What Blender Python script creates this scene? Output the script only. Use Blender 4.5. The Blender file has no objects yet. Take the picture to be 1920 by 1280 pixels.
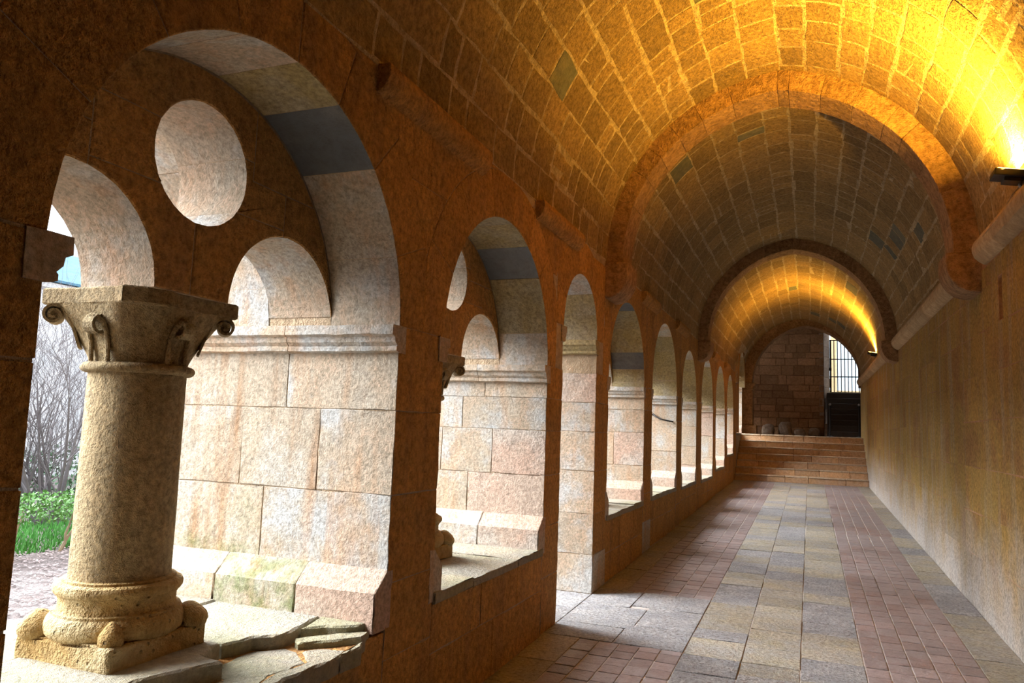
import bpy, bmesh, math, random
from mathutils import Vector, Matrix, noise
random.seed(7)
R0 = random.Random(11)
PI = math.pi
scene = bpy.context.scene
COL = scene.collection

# ------------------------------------------------------------------ camera
FPX = 1420.0
cam_d = bpy.data.cameras.new('camera')
cam_d.sensor_width = 36.0
cam_d.lens = FPX / 1920.0 * 36.0
cam_d.clip_start = 0.02
cam_d.clip_end = 300
cam = bpy.data.objects.new('camera', cam_d)
COL.objects.link(cam)
_y = Vector((558, 177, FPX)).normalized()
_z = Vector((460, -13140, FPX)); _z = (_z - _y * _z.dot(_y)).normalized()
_x = _y.cross(_z)
if _x.x < 0: _x = -_x
right = Vector((_x.x, _y.x, _z.x)); down = Vector((_x.y, _y.y, _z.y)); fwd = Vector((_x.z, _y.z, _z.z))
m = Matrix((( right.x, -down.x, -fwd.x, 0), (right.y, -down.y, -fwd.y, 0), (right.z, -down.z, -fwd.z, 1.6), (0, 0, 0, 1)))
cam.matrix_world = m
scene.camera = cam

# ------------------------------------------------------------------ world, exposure
world = bpy.data.worlds.new('overcast'); scene.world = world
world.use_nodes = True
bg = world.node_tree.nodes['Background']
bg.inputs['Color'].default_value = (0.80, 0.90, 1.0, 1)
bg.inputs['Strength'].default_value = 4.5
scene.view_settings.view_transform = 'Standard'
scene.view_settings.look = 'None'
scene.view_settings.exposure = 0.40
scene.view_settings.gamma = 1.0
scene.view_settings.use_curve_mapping = False
sun_d = bpy.data.lights.new('veiled_sun', 'SUN'); sun_d.energy = 21.0; sun_d.angle = math.radians(60); sun_d.color = (0.97, 0.98, 1.0)
sun = bpy.data.objects.new('veiled_sun', sun_d); COL.objects.link(sun)
sun.rotation_euler = Vector((0.88, 0.15, -0.45)).to_track_quat('-Z', 'Y').to_euler()
LAMP_W = 285.0
LAMP_COL = (1.0, 0.53, 0.05)
scene.cycles.diffuse_bounces = 4
scene.cycles.glossy_bounces = 2
scene.cycles.max_bounces = 5

# ------------------------------------------------------------------ materials
def stone_mat(name, c1, c2, c3, var=0.14, bump=0.55, scale=1.0, streak=None, streak_amt=0.0, blotch=None, blotch_amt=0.0,
              pits=0.0, rough=0.9, zstain=None, grain=1.0, dist=0.016, spec=0.25, shift=4.0, hs=1.0):
    mt = bpy.data.materials.new(name); mt.use_nodes = True
    nt = mt.node_tree; N = nt.nodes; L = nt.links
    bs = N['Principled BSDF']; bs.inputs['Roughness'].default_value = rough
    bs.inputs['Specular IOR Level'].default_value = spec
    geo = N.new('ShaderNodeNewGeometry'); pos = geo.outputs['Position']
    oi = N.new('ShaderNodeObjectInfo')
    off = N.new('ShaderNodeVectorMath'); off.operation = 'SCALE'
    comb = N.new('ShaderNodeCombineXYZ')
    for k in range(3): L.new(oi.outputs['Random'], comb.inputs[k])
    L.new(comb.outputs[0], off.inputs[0]); off.inputs['Scale'].default_value = shift
    add = N.new('ShaderNodeVectorMath'); add.operation = 'ADD'
    L.new(pos, add.inputs[0]); L.new(off.outputs[0], add.inputs[1])
    P = add.outputs[0]
    def noise_n(sc, det=5, ro=0.6, vec=P, dist_=0.0):
        n = N.new('ShaderNodeTexNoise'); n.inputs['Scale'].default_value = sc * scale
        n.inputs['Detail'].default_value = det; n.inputs['Roughness'].default_value = ro
        n.inputs['Distortion'].default_value = dist_
        L.new(vec, n.inputs['Vector']); return n.outputs['Fac']
    def ramp(fac, a, b):
        r = N.new('ShaderNodeMapRange'); r.inputs['From Min'].default_value = a; r.inputs['From Max'].default_value = b
        L.new(fac, r.inputs['Value']); return r.outputs['Result']
    def mix(fac, a, b, mode='MIX'):
        x = N.new('ShaderNodeMix'); x.data_type = 'RGBA'; x.blend_type = mode
        if isinstance(fac, (int, float)): x.inputs[0].default_value = fac
        else: L.new(fac, x.inputs[0])
        for s, v in ((6, a), (7, b)):
            if isinstance(v, tuple): x.inputs[s].default_value = (*v, 1)
            else: L.new(v, x.inputs[s])
        return x.outputs[2]
    def mul(f, k):
        x = N.new('ShaderNodeMath'); x.operation = 'MULTIPLY'; L.new(f, x.inputs[0])
        if isinstance(k, (int, float)): x.inputs[1].default_value = k
        else: L.new(k, x.inputs[1])
        return x.outputs[0]
    n1 = noise_n(2.2, 3, 0.6)
    c = mix(ramp(n1, 0.36, 0.64), c1, c2)
    h = noise_n(17.0 * hs, 4, 0.80)
    c = mix(ramp(n1, 0.60, 0.42), c, mix(ramp(h, 0.4, 0.7), c, c3))
    if blotch:
        c = mix(mul(ramp(noise_n(1.5, 4, 0.62, P), 0.50, 0.64), blotch_amt), c, blotch)
    if streak:
        mp = N.new('ShaderNodeVectorMath'); mp.operation = 'MULTIPLY'; L.new(pos, mp.inputs[0]); mp.inputs[1].default_value = (5.0, 5.0, 0.55)
        c = mix(mul(ramp(noise_n(1.0, 3, 0.6, mp.outputs[0]), 0.50, 0.68), streak_amt), c, streak)
    if zstain:                                    # salts or moss low down on the stone
        col, z0, z1, amt, zrise = zstain
        sep = N.new('ShaderNodeSeparateXYZ'); L.new(pos, sep.inputs[0])
        hz = N.new('ShaderNodeMath'); hz.operation = 'MULTIPLY_ADD'; L.new(sep.outputs['Y'], hz.inputs[0]); hz.inputs[1].default_value = -zrise; L.new(sep.outputs['Z'], hz.inputs[2])
        wob = N.new('ShaderNodeMath'); wob.operation = 'MULTIPLY_ADD'; L.new(noise_n(2.5, 3, 0.6, pos), wob.inputs[0]); wob.inputs[1].default_value = -(z1 - z0) * 1.3; L.new(hz.outputs[0], wob.inputs[2])
        zm = mul(ramp(wob.outputs[0], z1 - (z1 - z0) * 0.65, z0 - (z1 - z0) * 0.65), amt)
        if col[1] > col[0]: zm = mul(zm, ramp(noise_n(3.0, 4, 0.7, pos), 0.42, 0.62))
        c = mix(zm, c, col)
    c = mix(mul(ramp(h, 0.62, 0.32), 0.36 * grain), c, (0.10, 0.06, 0.03), 'MULTIPLY')
    hsv = N.new('ShaderNodeHueSaturation')
    v = N.new('ShaderNodeMapRange'); v.inputs['To Min'].default_value = 1 - var; v.inputs['To Max'].default_value = 1 + var
    L.new(oi.outputs['Random'], v.inputs['Value']); L.new(v.outputs['Result'], hsv.inputs['Value'])
    L.new(c, hsv.inputs['Color']); L.new(hsv.outputs['Color'], bs.inputs['Base Color'])
    # relief
    hh = mul(h, 2.0)
    if pits > 0:
        vo = N.new('ShaderNodeTexVoronoi'); vo.inputs['Scale'].default_value = 22 * scale; L.new(P, vo.inputs['Vector'])
        pm = mul(ramp(vo.outputs['Distance'], 0.16, 0.05), pits)
        s2 = N.new('ShaderNodeMath'); s2.operation = 'SUBTRACT'; L.new(hh, s2.inputs[0]); L.new(pm, s2.inputs[1]); hh = s2.outputs[0]
    bp = N.new('ShaderNodeBump'); bp.inputs['Strength'].default_value = bump; bp.inputs['Distance'].default_value = dist
    L.new(hh, bp.inputs['Height']); L.new(bp.outputs['Normal'], bs.inputs['Normal'])
    return mt

def plain_mat(name, col, rough=0.6, metal=0.0, emit=None, estr=0.0, var=0.0, spec=0.4):
    mt = bpy.data.materials.new(name); mt.use_nodes = True
    nt = mt.node_tree; b = nt.nodes['Principled BSDF']
    b.inputs['Roughness'].default_value = rough; b.inputs['Metallic'].default_value = metal
    b.inputs['Specular IOR Level'].default_value = spec
    n = nt.nodes.new('ShaderNodeTexNoise'); n.inputs['Scale'].default_value = 14; n.inputs['Detail'].default_value = 4
    g = nt.nodes.new('ShaderNodeNewGeometry'); nt.links.new(g.outputs['Position'], n.inputs['Vector'])
    x = nt.nodes.new('ShaderNodeMix'); x.data_type = 'RGBA'
    nt.links.new(n.outputs['Fac'], x.inputs[0])
    k0, k1 = 1 - 0.35 - var, 1 + 0.25 + var
    x.inputs[6].default_value = tuple(min(1, c * k0) for c in col) + (1,); x.inputs[7].default_value = tuple(min(1, c * k1) for c in col) + (1,)
    nt.links.new(x.outputs[2], b.inputs['Base Color'])
    if emit:
        b.inputs['Emission Color'].default_value = (*emit, 1); b.inputs['Emission Strength'].default_value = estr
    return mt

M = {}
M['arcade'] = stone_mat('arcade_stone', c1=(0.53, 0.44, 0.31), c2=(0.50, 0.43, 0.34), c3=(0.55, 0.37, 0.27), scale=1.7, var=0.08, bump=0.42,
                        streak=(0.56, 0.33, 0.18), streak_amt=0.5, blotch=(0.53, 0.54, 0.53), blotch_amt=0.85, hs=1.7, grain=1.6)
M['arcade_moss'] = stone_mat('arcade_stone_moss', (0.52, 0.44, 0.32), (0.49, 0.42, 0.33), (0.53, 0.39, 0.29), scale=1.7, var=0.05, bump=0.42,
                        streak=(0.40, 0.24, 0.13), streak_amt=0.85, blotch=(0.54, 0.52, 0.47), blotch_amt=0.6, zstain=((0.14, 0.19, 0.05), 0.72, 1.20, 0.85, 0.0), hs=1.7, grain=1.6)
M['ochre'] = stone_mat('ochre_stone', (0.52, 0.41, 0.21), (0.46, 0.36, 0.18), (0.56, 0.43, 0.22), var=0.12, bump=0.8,
                        streak=(0.45, 0.33, 0.10), streak_amt=0.5, blotch=(0.50, 0.47, 0.38), blotch_amt=0.5, pits=0, hs=2.2, grain=1.6)
M['slate'] = stone_mat('dark_grey_stone', (0.15, 0.16, 0.17), (0.19, 0.19, 0.185), (0.13, 0.14, 0.155), var=0.15, bump=0.4)
M['pink'] = stone_mat('pink_stone', (0.58, 0.42, 0.32), (0.54, 0.42, 0.33), (0.58, 0.38, 0.29), var=0.06, bump=0.55, blotch=(0.55, 0.53, 0.48), blotch_amt=0.6, hs=2.6, grain=1.6)
M['inner_lamplit'] = stone_mat('inner_lamplit_stone', (0.66, 0.36, 0.11), (0.58, 0.30, 0.09), (0.70, 0.35, 0.10), var=0.12, bump=0.8,
                        streak=(0.36, 0.20, 0.10), streak_amt=0.5, hs=1.8, dist=0.03, grain=1.7)  # the lamp's orange light is put into this gallery-side stone colour
M['mortar'] = stone_mat('mortar', (0.52, 0.37, 0.20), (0.46, 0.32, 0.17), (0.56, 0.42, 0.25), var=0.0, bump=0.9, pits=0)
M['mortar_dark'] = stone_mat('mortar_dark', (0.50, 0.38, 0.25), (0.44, 0.32, 0.2), (0.55, 0.40, 0.26), var=0.0, bump=0.7, pits=0)
M['vault'] = stone_mat('vault_stone', (0.49, 0.32, 0.135), (0.43, 0.285, 0.125), (0.54, 0.35, 0.14), var=0.18, bump=0.95, pits=0, hs=1.6, dist=0.03, grain=1.7)
M['vault_mortar'] = stone_mat('vault_mortar', (0.68, 0.52, 0.30), (0.60, 0.45, 0.25), (0.72, 0.57, 0.35), var=0.0, bump=1.0, pits=0, dist=0.03, grain=1.7)
M['vault_grey'] = stone_mat('vault_grey_stone', (0.16, 0.15, 0.10), (0.13, 0.13, 0.10), (0.19, 0.16, 0.10), var=0.2, bump=0.7)
M['rib'] = stone_mat('rib_stone', (0.46, 0.27, 0.13), (0.40, 0.23, 0.11), (0.50, 0.29, 0.14), var=0.12, bump=0.8, streak=(0.3, 0.15, 0.07), streak_amt=0.4, dist=0.03, grain=1.7)
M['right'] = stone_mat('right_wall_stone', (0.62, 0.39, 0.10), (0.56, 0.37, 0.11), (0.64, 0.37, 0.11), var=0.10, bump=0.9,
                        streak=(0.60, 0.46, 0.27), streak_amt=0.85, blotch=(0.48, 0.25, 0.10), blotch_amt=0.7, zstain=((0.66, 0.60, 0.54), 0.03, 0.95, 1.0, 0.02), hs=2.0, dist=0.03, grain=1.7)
M['right_mortar'] = stone_mat('right_wall_mortar', (0.52, 0.28, 0.14), (0.48, 0.25, 0.12), (0.56, 0.36, 0.2), var=0.0, bump=0.7,
                        zstain=((0.66, 0.60, 0.54), 0.03, 0.72, 0.95, 0.02))
M['cornice'] = stone_mat('cornice_stone', (0.50, 0.34, 0.18), (0.44, 0.30, 0.16), (0.54, 0.40, 0.24), var=0.10, bump=0.5)
M['floor_stone'] = stone_mat('floor_slab_stone', (0.50, 0.48, 0.42), (0.54, 0.49, 0.38), (0.40, 0.40, 0.40), var=0.14, bump=0.7, blotch=(0.50, 0.44, 0.28), blotch_amt=0.6, rough=0.55, grain=2.0, pits=0, spec=0.4, scale=2.2)
M['floor_grey'] = stone_mat('floor_granite', (0.48, 0.49, 0.51), (0.54, 0.54, 0.54), (0.34, 0.35, 0.38), var=0.10, bump=0.7, rough=0.55, grain=2.5, pits=0, spec=0.4, scale=2.6)
M['floor_joint'] = stone_mat('floor_joint', (0.60, 0.55, 0.50), (0.54, 0.49, 0.45), (0.64, 0.59, 0.54), var=0.0, bump=0.6, pits=0)
M['brick'] = stone_mat('terracotta', (0.37, 0.315, 0.31), (0.345, 0.275, 0.265), (0.31, 0.275, 0.28), var=0.14, bump=0.45, rough=0.42, blotch=(0.33, 0.19, 0.15), blotch_amt=0.4, pits=0, spec=0.5)
M['sill'] = stone_mat('sill_slab_stone', (0.38, 0.34, 0.26), (0.34, 0.32, 0.27), (0.40, 0.33, 0.22), var=0.10, bump=0.75, blotch=(0.22, 0.25, 0.09), blotch_amt=0.35, hs=2.0)
M['step'] = stone_mat('step_stone', (0.64, 0.42, 0.24), (0.68, 0.43, 0.23), (0.60, 0.42, 0.30), var=0.14, bump=0.9)
M['nosing'] = stone_mat('worn_lit_nosing_stone', (0.62, 0.50, 0.36), (0.56, 0.42, 0.28), (0.66, 0.54, 0.40), var=0.12, bump=0.6)  # pale from wear, with light caught on the tread edges put in
M['column'] = stone_mat('column_stone', (0.54, 0.42, 0.23), (0.48, 0.375, 0.21), (0.57, 0.41, 0.22), var=0.04, bump=0.8, streak=(0.36, 0.22, 0.08), streak_amt=0.7, pits=0, hs=2.4, dist=0.03, grain=1.7)
M['column_base'] = stone_mat('column_base_stone', (0.44, 0.29, 0.11), (0.39, 0.25, 0.09), (0.47, 0.34, 0.16), var=0.04, bump=0.9, pits=2.5, blotch=(0.50, 0.44, 0.28), blotch_amt=0.6)
M['end'] = stone_mat('end_wall_stone', (0.46, 0.24, 0.11), (0.40, 0.21, 0.10), (0.50, 0.28, 0.14), var=0.25, bump=0.8)
M['end_joint'] = stone_mat('end_wall_joint', (0.22, 0.11, 0.05), (0.18, 0.09, 0.04), (0.25, 0.13, 0.07), var=0.0, bump=0.7)
M['rubble'] = stone_mat('pale_rubble', (0.44, 0.32, 0.22), (0.40, 0.30, 0.22), (0.48, 0.35, 0.25), var=0.1, bump=0.8)
M['pale_wall'] = stone_mat('pale_garden_wall', (0.46, 0.455, 0.47), (0.42, 0.42, 0.43), (0.50, 0.48, 0.47), var=0.0, bump=0.3)
M['backdrop_wall'] = stone_mat('backdrop_white', (0.30, 0.335, 0.36), (0.29, 0.33, 0.35), (0.32, 0.345, 0.36), var=0.0, bump=0.2)  # greyish white for the added backdrop past the gate
M['sky_slope'] = stone_mat('sky_blue_slope', (0.06, 0.14, 0.20), (0.05, 0.12, 0.18), (0.08, 0.16, 0.22), var=0.1, bump=0.4)  # sky blue for the added slope over the garden range
M['gravel'] = stone_mat('garden_gravel', (0.20, 0.165, 0.155), (0.24, 0.20, 0.19), (0.15, 0.095, 0.085), var=0.0, bump=1.0, scale=1.6, grain=1.6)
M['grass'] = plain_mat('grass_green', (0.05, 0.19, 0.025), 0.8, var=0.2)
M['leaf'] = plain_mat('hedge_leaf', (0.075, 0.19, 0.03), 0.5, var=0.35)
M['leaf2'] = plain_mat('dark_leaf', (0.035, 0.085, 0.03), 0.5, var=0.3)
M['litter'] = plain_mat('leaf_litter', (0.27, 0.20, 0.19), 0.7, var=0.35)
M['bark'] = plain_mat('hedge_bark', (0.26, 0.19, 0.12), 0.8, var=0.1)
M['twig'] = plain_mat('grey_twig', (0.115, 0.098, 0.10), 0.8, var=0.2)
M['iron'] = plain_mat('dark_iron', (0.02, 0.018, 0.017), 0.5, 0.6)
M['black'] = plain_mat('black_housing', (0.012, 0.012, 0.013), 0.45, 0.2)
M['steel'] = plain_mat('bracket_steel', (0.35, 0.34, 0.32), 0.4, 0.8)
M['shaded_stair'] = plain_mat('stair_in_shade', (0.035, 0.024, 0.016), 0.7)  # backlit shade put into the stair's colour
M['glow'] = plain_mat('lamp_glass', (0.9, 0.7, 0.3), 0.3, emit=(1.0, 0.62, 0.16), estr=25)
M['ochre_post'] = plain_mat('ochre_plaster', (0.33, 0.24, 0.12), 0.8)

# ------------------------------------------------------------------ object helpers
def link(name, me, mat, parent=None, smooth=False):
    o = bpy.data.objects.new(name, me); COL.objects.link(o)
    if mat is not None and not me.materials: me.materials.append(M[mat] if isinstance(mat, str) else mat)
    if parent is not None: o.parent = parent
    if smooth:
        for p in me.polygons: p.use_smooth = True
        me.set_sharp_from_angle(angle=math.radians(32))
    return o
def mesh(name, vs, fs):
    me = bpy.data.meshes.new(name); me.from_pydata([tuple(v) for v in vs], [], fs); me.update()
    return me
def fix(me):
    bm = bmesh.new(); bm.from_mesh(me); bmesh.ops.recalc_face_normals(bm, faces=bm.faces[:]); bm.to_mesh(me); bm.free(); return me
def tag(o, label=None, cat=None, group=None, kind=None):
    if label: o['label'] = label
    if cat: o['category'] = cat
    if group: o['group'] = group
    if kind: o['kind'] = kind
    return o
def empty(name, loc=(0, 0, 0)):
    o = bpy.data.objects.new(name, None); COL.objects.link(o); o.location = loc; o.empty_display_size = 0.1
    return o

def area2(p): return 0.5 * sum(p[i][0] * p[(i + 1) % len(p)][1] - p[(i + 1) % len(p)][0] * p[i][1] for i in range(len(p)))
def dedupe(p, eps=1e-4):
    q = []
    for a in p:
        if not q or math.hypot(a[0] - q[-1][0], a[1] - q[-1][1]) > eps: q.append(a)
    while len(q) > 2 and math.hypot(q[0][0] - q[-1][0], q[0][1] - q[-1][1]) < eps: q.pop()
    return q
def inset(p, d):
    n = len(p); out = []
    s = 1 if area2(p) > 0 else -1
    for i in range(n):
        a, b, c = p[i - 1], p[i], p[(i + 1) % n]
        e1 = (b[0] - a[0], b[1] - a[1]); e2 = (c[0] - b[0], c[1] - b[1])
        l1 = math.hypot(*e1) or 1e-9; l2 = math.hypot(*e2) or 1e-9
        n1 = (-e1[1] / l1 * s, e1[0] / l1 * s); n2 = (-e2[1] / l2 * s, e2[0] / l2 * s)
        k = 1 + n1[0] * n2[0] + n1[1] * n2[1]
        k = max(k, 0.35)
        out.append((b[0] + (n1[0] + n2[0]) / k * d, b[1] + (n1[1] + n2[1]) / k * d))
    return out
def densify(p, step):
    out = []
    for i in range(len(p)):
        a, b = p[i], p[(i + 1) % len(p)]
        n = max(1, int(math.hypot(b[0] - a[0], b[1] - a[1]) / step + 0.5))
        for k in range(n): out.append((a[0] + (b[0] - a[0]) * k / n, a[1] + (b[1] - a[1]) * k / n))
    return out
def clip_circle(p, c, r, keep='out'):
    """cut a polygon (one crossing run) by a circle"""
    p = densify(p, 0.02)
    sd = lambda q: (math.hypot(q[0] - c[0], q[1] - c[1]) - r) * (1 if keep == 'out' else -1)
    ins = [sd(q) > 0 for q in p]
    if all(ins): return p
    if not any(ins): return []
    n = len(p); st = next(i for i in range(n) if ins[i] and not ins[i - 1])
    run = []; i = st
    while ins[i % n] and len(run) < n: run.append(p[i % n]); i += 1
    a = run[-1]; b = run[0]
    ta = math.atan2(a[1] - c[1], a[0] - c[0]); tb = math.atan2(b[1] - c[1], b[0] - c[0])
    d = tb - ta
    while d > PI: d -= 2 * PI
    while d < -PI: d += 2 * PI
    k = max(1, int(abs(d) * r / 0.03))
    for j in range(0, k + 1):
        t = ta + d * j / k
        run.append((c[0] + r * math.cos(t), c[1] + r * math.sin(t)))
    # thin out straight runs
    out = dedupe(run, 0.004)
    return out if len(out) > 3 and abs(area2(out)) > 0.004 else []
def simplify(p, eps=0.0012):
    q = p[:]
    ch = True
    while ch:
        ch = False; i = 0
        while i < len(q) and len(q) > 4:
            a, b, c = q[i - 1], q[i], q[(i + 1) % len(q)]
            L_ = math.hypot(c[0] - a[0], c[1] - a[1]) or 1e-9
            if abs((c[0] - a[0]) * (a[1] - b[1]) - (a[0] - b[0]) * (c[1] - a[1])) / L_ < eps and L_ < 0.13:
                q.pop(i); ch = True
            else: i += 1
    return q

def prism(name, poly, P, h0, h1, ch, mat, parent, gap=0.004, jit=0.0015, both=False, step=0.09, rnd=R0, face=None):
    """stone with outline poly (u,v): back at height h0, face at h1, its edge worn by ch. P(u,v,h) -> xyz"""
    if len(poly) < 3: return None
    poly = simplify(poly)
    if area2(poly) < 0: poly = poly[::-1]
    poly = densify(inset(poly, gap), step)
    if jit:
        poly = [(u + rnd.uniform(-jit, jit), v + rnd.uniform(-jit, jit)) for u, v in poly]
    n = len(poly); ip = inset(poly, ch)
    ip = [(u + rnd.uniform(-jit, jit), v + rnd.uniform(-jit, jit)) for u, v in ip] if jit else ip
    sg = 1 if h1 > h0 else -1
    rings = [(poly, h0), (poly, h1 - sg * ch), (ip, h1)]
    if both: rings = [(ip, h0), (poly, h0 + sg * ch)] + rings[1:]
    vs = []; fs = []
    for q, h in rings: vs += [P(u, v, h) for u, v in q]
    for k in range(len(rings) - 1):
        for i in range(n):
            j = (i + 1) % n; fs.append((k * n + i, k * n + j, (k + 1) * n + j, (k + 1) * n + i))
    fs.append(tuple((len(rings) - 1) * n + i for i in range(n)))
    fs.append(tuple(range(n - 1, -1, -1)))
    me = mesh(name, vs, fs)
    if face:
        me.materials.append(M[mat]); me.materials.append(M[face])
        me.polygons[len(fs) - 2].material_index = 1
        for i in range(n): me.polygons[(len(rings) - 2) * n + i].material_index = 1
    return link(name, fix(me), mat, parent)

def block(name, F, mat, parent, div=(4, 4, 4), e=0.005, size=(1, 1, 1), rough=0.003, chip=0.012, smooth=False, seed=0.0):
    """worn block: F maps the unit cube to space, size = its edge lengths in metres (for the worn arrises)"""
    axes = []
    for k in range(3):
        t = min(0.3, e / max(size[k], 1e-3)); n = div[k]
        axes.append([0.0] + [t + (1 - 2 * t) * i / n for i in range(n + 1)] + [1.0])
    nx, ny, nz = (len(a) for a in axes)
    idx = {}; vs = []; fs = []
    def vid(i, j, k):
        key = (i, j, k)
        if key in idx: return idx[key]
        q = [axes[0][i], axes[1][j], axes[2][k]]
        ex = [i in (0, nx - 1), j in (0, ny - 1), k in (0, nz - 1)]
        ne = sum(ex)
        p0 = Vector(F(*q))
        if ne >= 2:
            nz_ = noise.noise(p0 * 9.0 + Vector((seed, 3, 1)))
            c = chip * max(0.0, nz_ - 0.12) * 2.2
            for a in range(3):
                if ex[a]:
                    t = (e * 0.32 + c) / max(size[a], 1e-3)
                    q[a] = q[a] + t if q[a] < 0.5 else q[a] - t
            p0 = Vector(F(*q))
        if rough: p0 += noise.noise_vector(p0 * 14.0 + Vector((seed, 0, 0))) * rough
        idx[key] = len(vs); vs.append(p0); return idx[key]
    for (A, B, C_) in ((0, 1, 2), (1, 2, 0), (2, 0, 1)):
        na, nb, nc = len(axes[A]), len(axes[B]), len(axes[C_])
        for side in (0, nc - 1):
            for a in range(na - 1):
                for b in range(nb - 1):
                    quad = []
                    for (da, db) in ((0, 0), (1, 0), (1, 1), (0, 1)):
                        t = [0, 0, 0]; t[A] = a + da; t[B] = b + db; t[C_] = side
                        quad.append(vid(*t))
                    fs.append(tuple(quad if side else quad[::-1]))
    return link(name, fix(mesh(name, vs, fs)), mat, parent, smooth)
def bx(name, x0, x1, y0, y1, z0, z1, mat, parent, step=0.12, **kw):
    s = (abs(x1 - x0), abs(y1 - y0), abs(z1 - z0))
    F = lambda a, b, c: (x0 + (x1 - x0) * a, y0 + (y1 - y0) * b, z0 + (z1 - z0) * c)
    d = tuple(max(1, min(6, int(v / step))) for v in s)
    return block(name, F, mat, parent, kw.pop('div', d), size=s, seed=R0.random() * 50, **kw)

def slab_mesh(loops, axis_pts, x0, x1):
    """extrude a YZ polygon with holes from x0 to x1"""
    from mathutils.geometry import tessellate_polygon
    vl = [[Vector((u, v, 0)) for u, v in lp] for lp in loops]
    tris = tessellate_polygon(vl)
    flat = [p for lp in loops for p in lp]; n = len(flat)
    vs = [(x0, u, v) for u, v in flat] + [(x1, u, v) for u, v in flat]
    fs = [tuple(t) for t in tris] + [tuple(i + n for i in t[::-1]) for t in tris]
    s = 0
    for lp in loops:
        k = len(lp)
        for i in range(k):
            j = (i + 1) % k; fs.append((s + i, s + j, s + j + n, s + i + n))
        s += k
    return vs, fs
def tube(pts, rad, seg=6, closed=False, caps=True):
    vs = []; fs = []; n = len(pts)
    pts = [Vector(p) for p in pts]
    rad = rad if isinstance(rad, (list, tuple)) else [rad] * n
    ref = None
    for i, p in enumerate(pts):
        t = (pts[(i + 1) % n] - pts[i - 1]) if closed else (pts[min(i + 1, n - 1)] - pts[max(i - 1, 0)])
        t.normalize()
        a = t.cross(Vector((0, 0, 1)) if abs(t.z) < 0.9 else Vector((1, 0, 0))) if ref is None else ref - t * ref.dot(t)
        a.normalize(); ref = a; b = t.cross(a)
        for k in range(seg):
            an = 2 * PI * k / seg
            vs.append(p + (a * math.cos(an) + b * math.sin(an)) * rad[i])
    for i in range(n if closed else n - 1):
        for k in range(seg):
            i2 = (i + 1) % n; k2 = (k + 1) % seg
            fs.append((i * seg + k, i * seg + k2, i2 * seg + k2, i2 * seg + k))
    if caps and not closed:
        fs.append(tuple(range(seg - 1, -1, -1))); fs.append(tuple((n - 1) * seg + k for k in range(seg)))
    return vs, fs
def merge(*parts):
    vs = []; fs = []
    for v, f in parts:
        o = len(vs); vs += list(v); fs += [tuple(i + o for i in q) for q in f]
    return vs, fs
def lathe(prof, c, seg=48, rough=0.0):
    vs = []; fs = []
    for r, z in prof:
        for k in range(seg):
            a = 2 * PI * k / seg
            p = Vector((c[0] + r * math.cos(a), c[1] + r * math.sin(a), z))
            if rough: p += noise.noise_vector(p * 12.0) * rough + noise.noise_vector(p * 3.0) * rough
            vs.append(p)
    n = len(prof)
    for i in range(n - 1):
        for k in range(seg):
            k2 = (k + 1) % seg; fs.append((i * seg + k, i * seg + k2, (i + 1) * seg + k2, (i + 1) * seg + k))
    fs.append(tuple(range(seg - 1, -1, -1))); fs.append(tuple((n - 1) * seg + k for k in range(seg)))
    return vs, fs

# ------------------------------------------------------------------ main dimensions
XL, XR = -1.81, 1.34                  # gallery faces of the two walls
XT, XT2, XO = -2.20, -2.58, -3.10     # tympanum faces, garden face
XC = -0.235; ZS = 3.20                # vault axis and springing
VR, VE = 1.76, 0.185                  # vault radius, offset of the two centres
SL = 0.02                             # the floor climbs gently
fl = lambda y: SL * y
Y0, YS, YE = -1.5, 20.6, 26.0         # back wall, foot of the steps, end wall
# name, y0, y1, sill, spring
BAYS = [('window_1', 1.33, 3.13, 0.70, 2.05), ('window_2', 3.60, 5.33, 0.73, 2.05), ('door_1', 5.70, 6.72, None, 2.40),
        ('window_3', 7.18, 8.90, 0.785, 2.10), ('window_4', 9.38, 11.25, 0.80, 2.11), ('window_5', 11.74, 13.34, 0.78, 2.11),
        ('window_6', 14.00, 15.75, 0.755, 2.13), ('window_7', 16.25, 18.05, 0.855, 2.15), ('window_8', 18.55, 20.15, 1.10, 2.22),
        ('window_9', 20.90, 22.80, 1.61, 2.92)]
WORDS = {'window_1': 'nearest arched opening with a round eye and twin arches over a column',
         'window_2': 'second arched opening with twin small arches and a dark grey voussoir',
         'door_1': 'narrow arched doorway cut down to the floor between the openings',
         'window_3': 'arched opening just past the narrow doorway',
         'window_4': 'arched opening whose far jamb carries a bent iron hook',
         'window_5': 'arched opening just in front of the second pair of corbels',
         'window_6': 'arched opening just behind the second pair of corbels',
         'window_7': 'arched opening with raised ledge, second before the flight of steps',
         'window_8': 'arched opening with the highest ledge, beside the foot of the steps',
         'window_9': 'raised arched opening above the top of the steps'}
RING = 0.30

def arc(c, r, a0, a1, n): return [(c[0] + r * math.cos(a0 + (a1 - a0) * i / n), c[1] + r * math.sin(a0 + (a1 - a0) * i / n)) for i in range(n + 1)]
def opening(y0, y1, zb, zs, d=0.0):
    r = (y1 - y0) / 2 + d; c = ((y0 + y1) / 2, zs)
    return [(c[0] + r, zb - d), *arc(c, r, 0, PI, 20), (c[0] - r, zb - d)]

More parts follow.
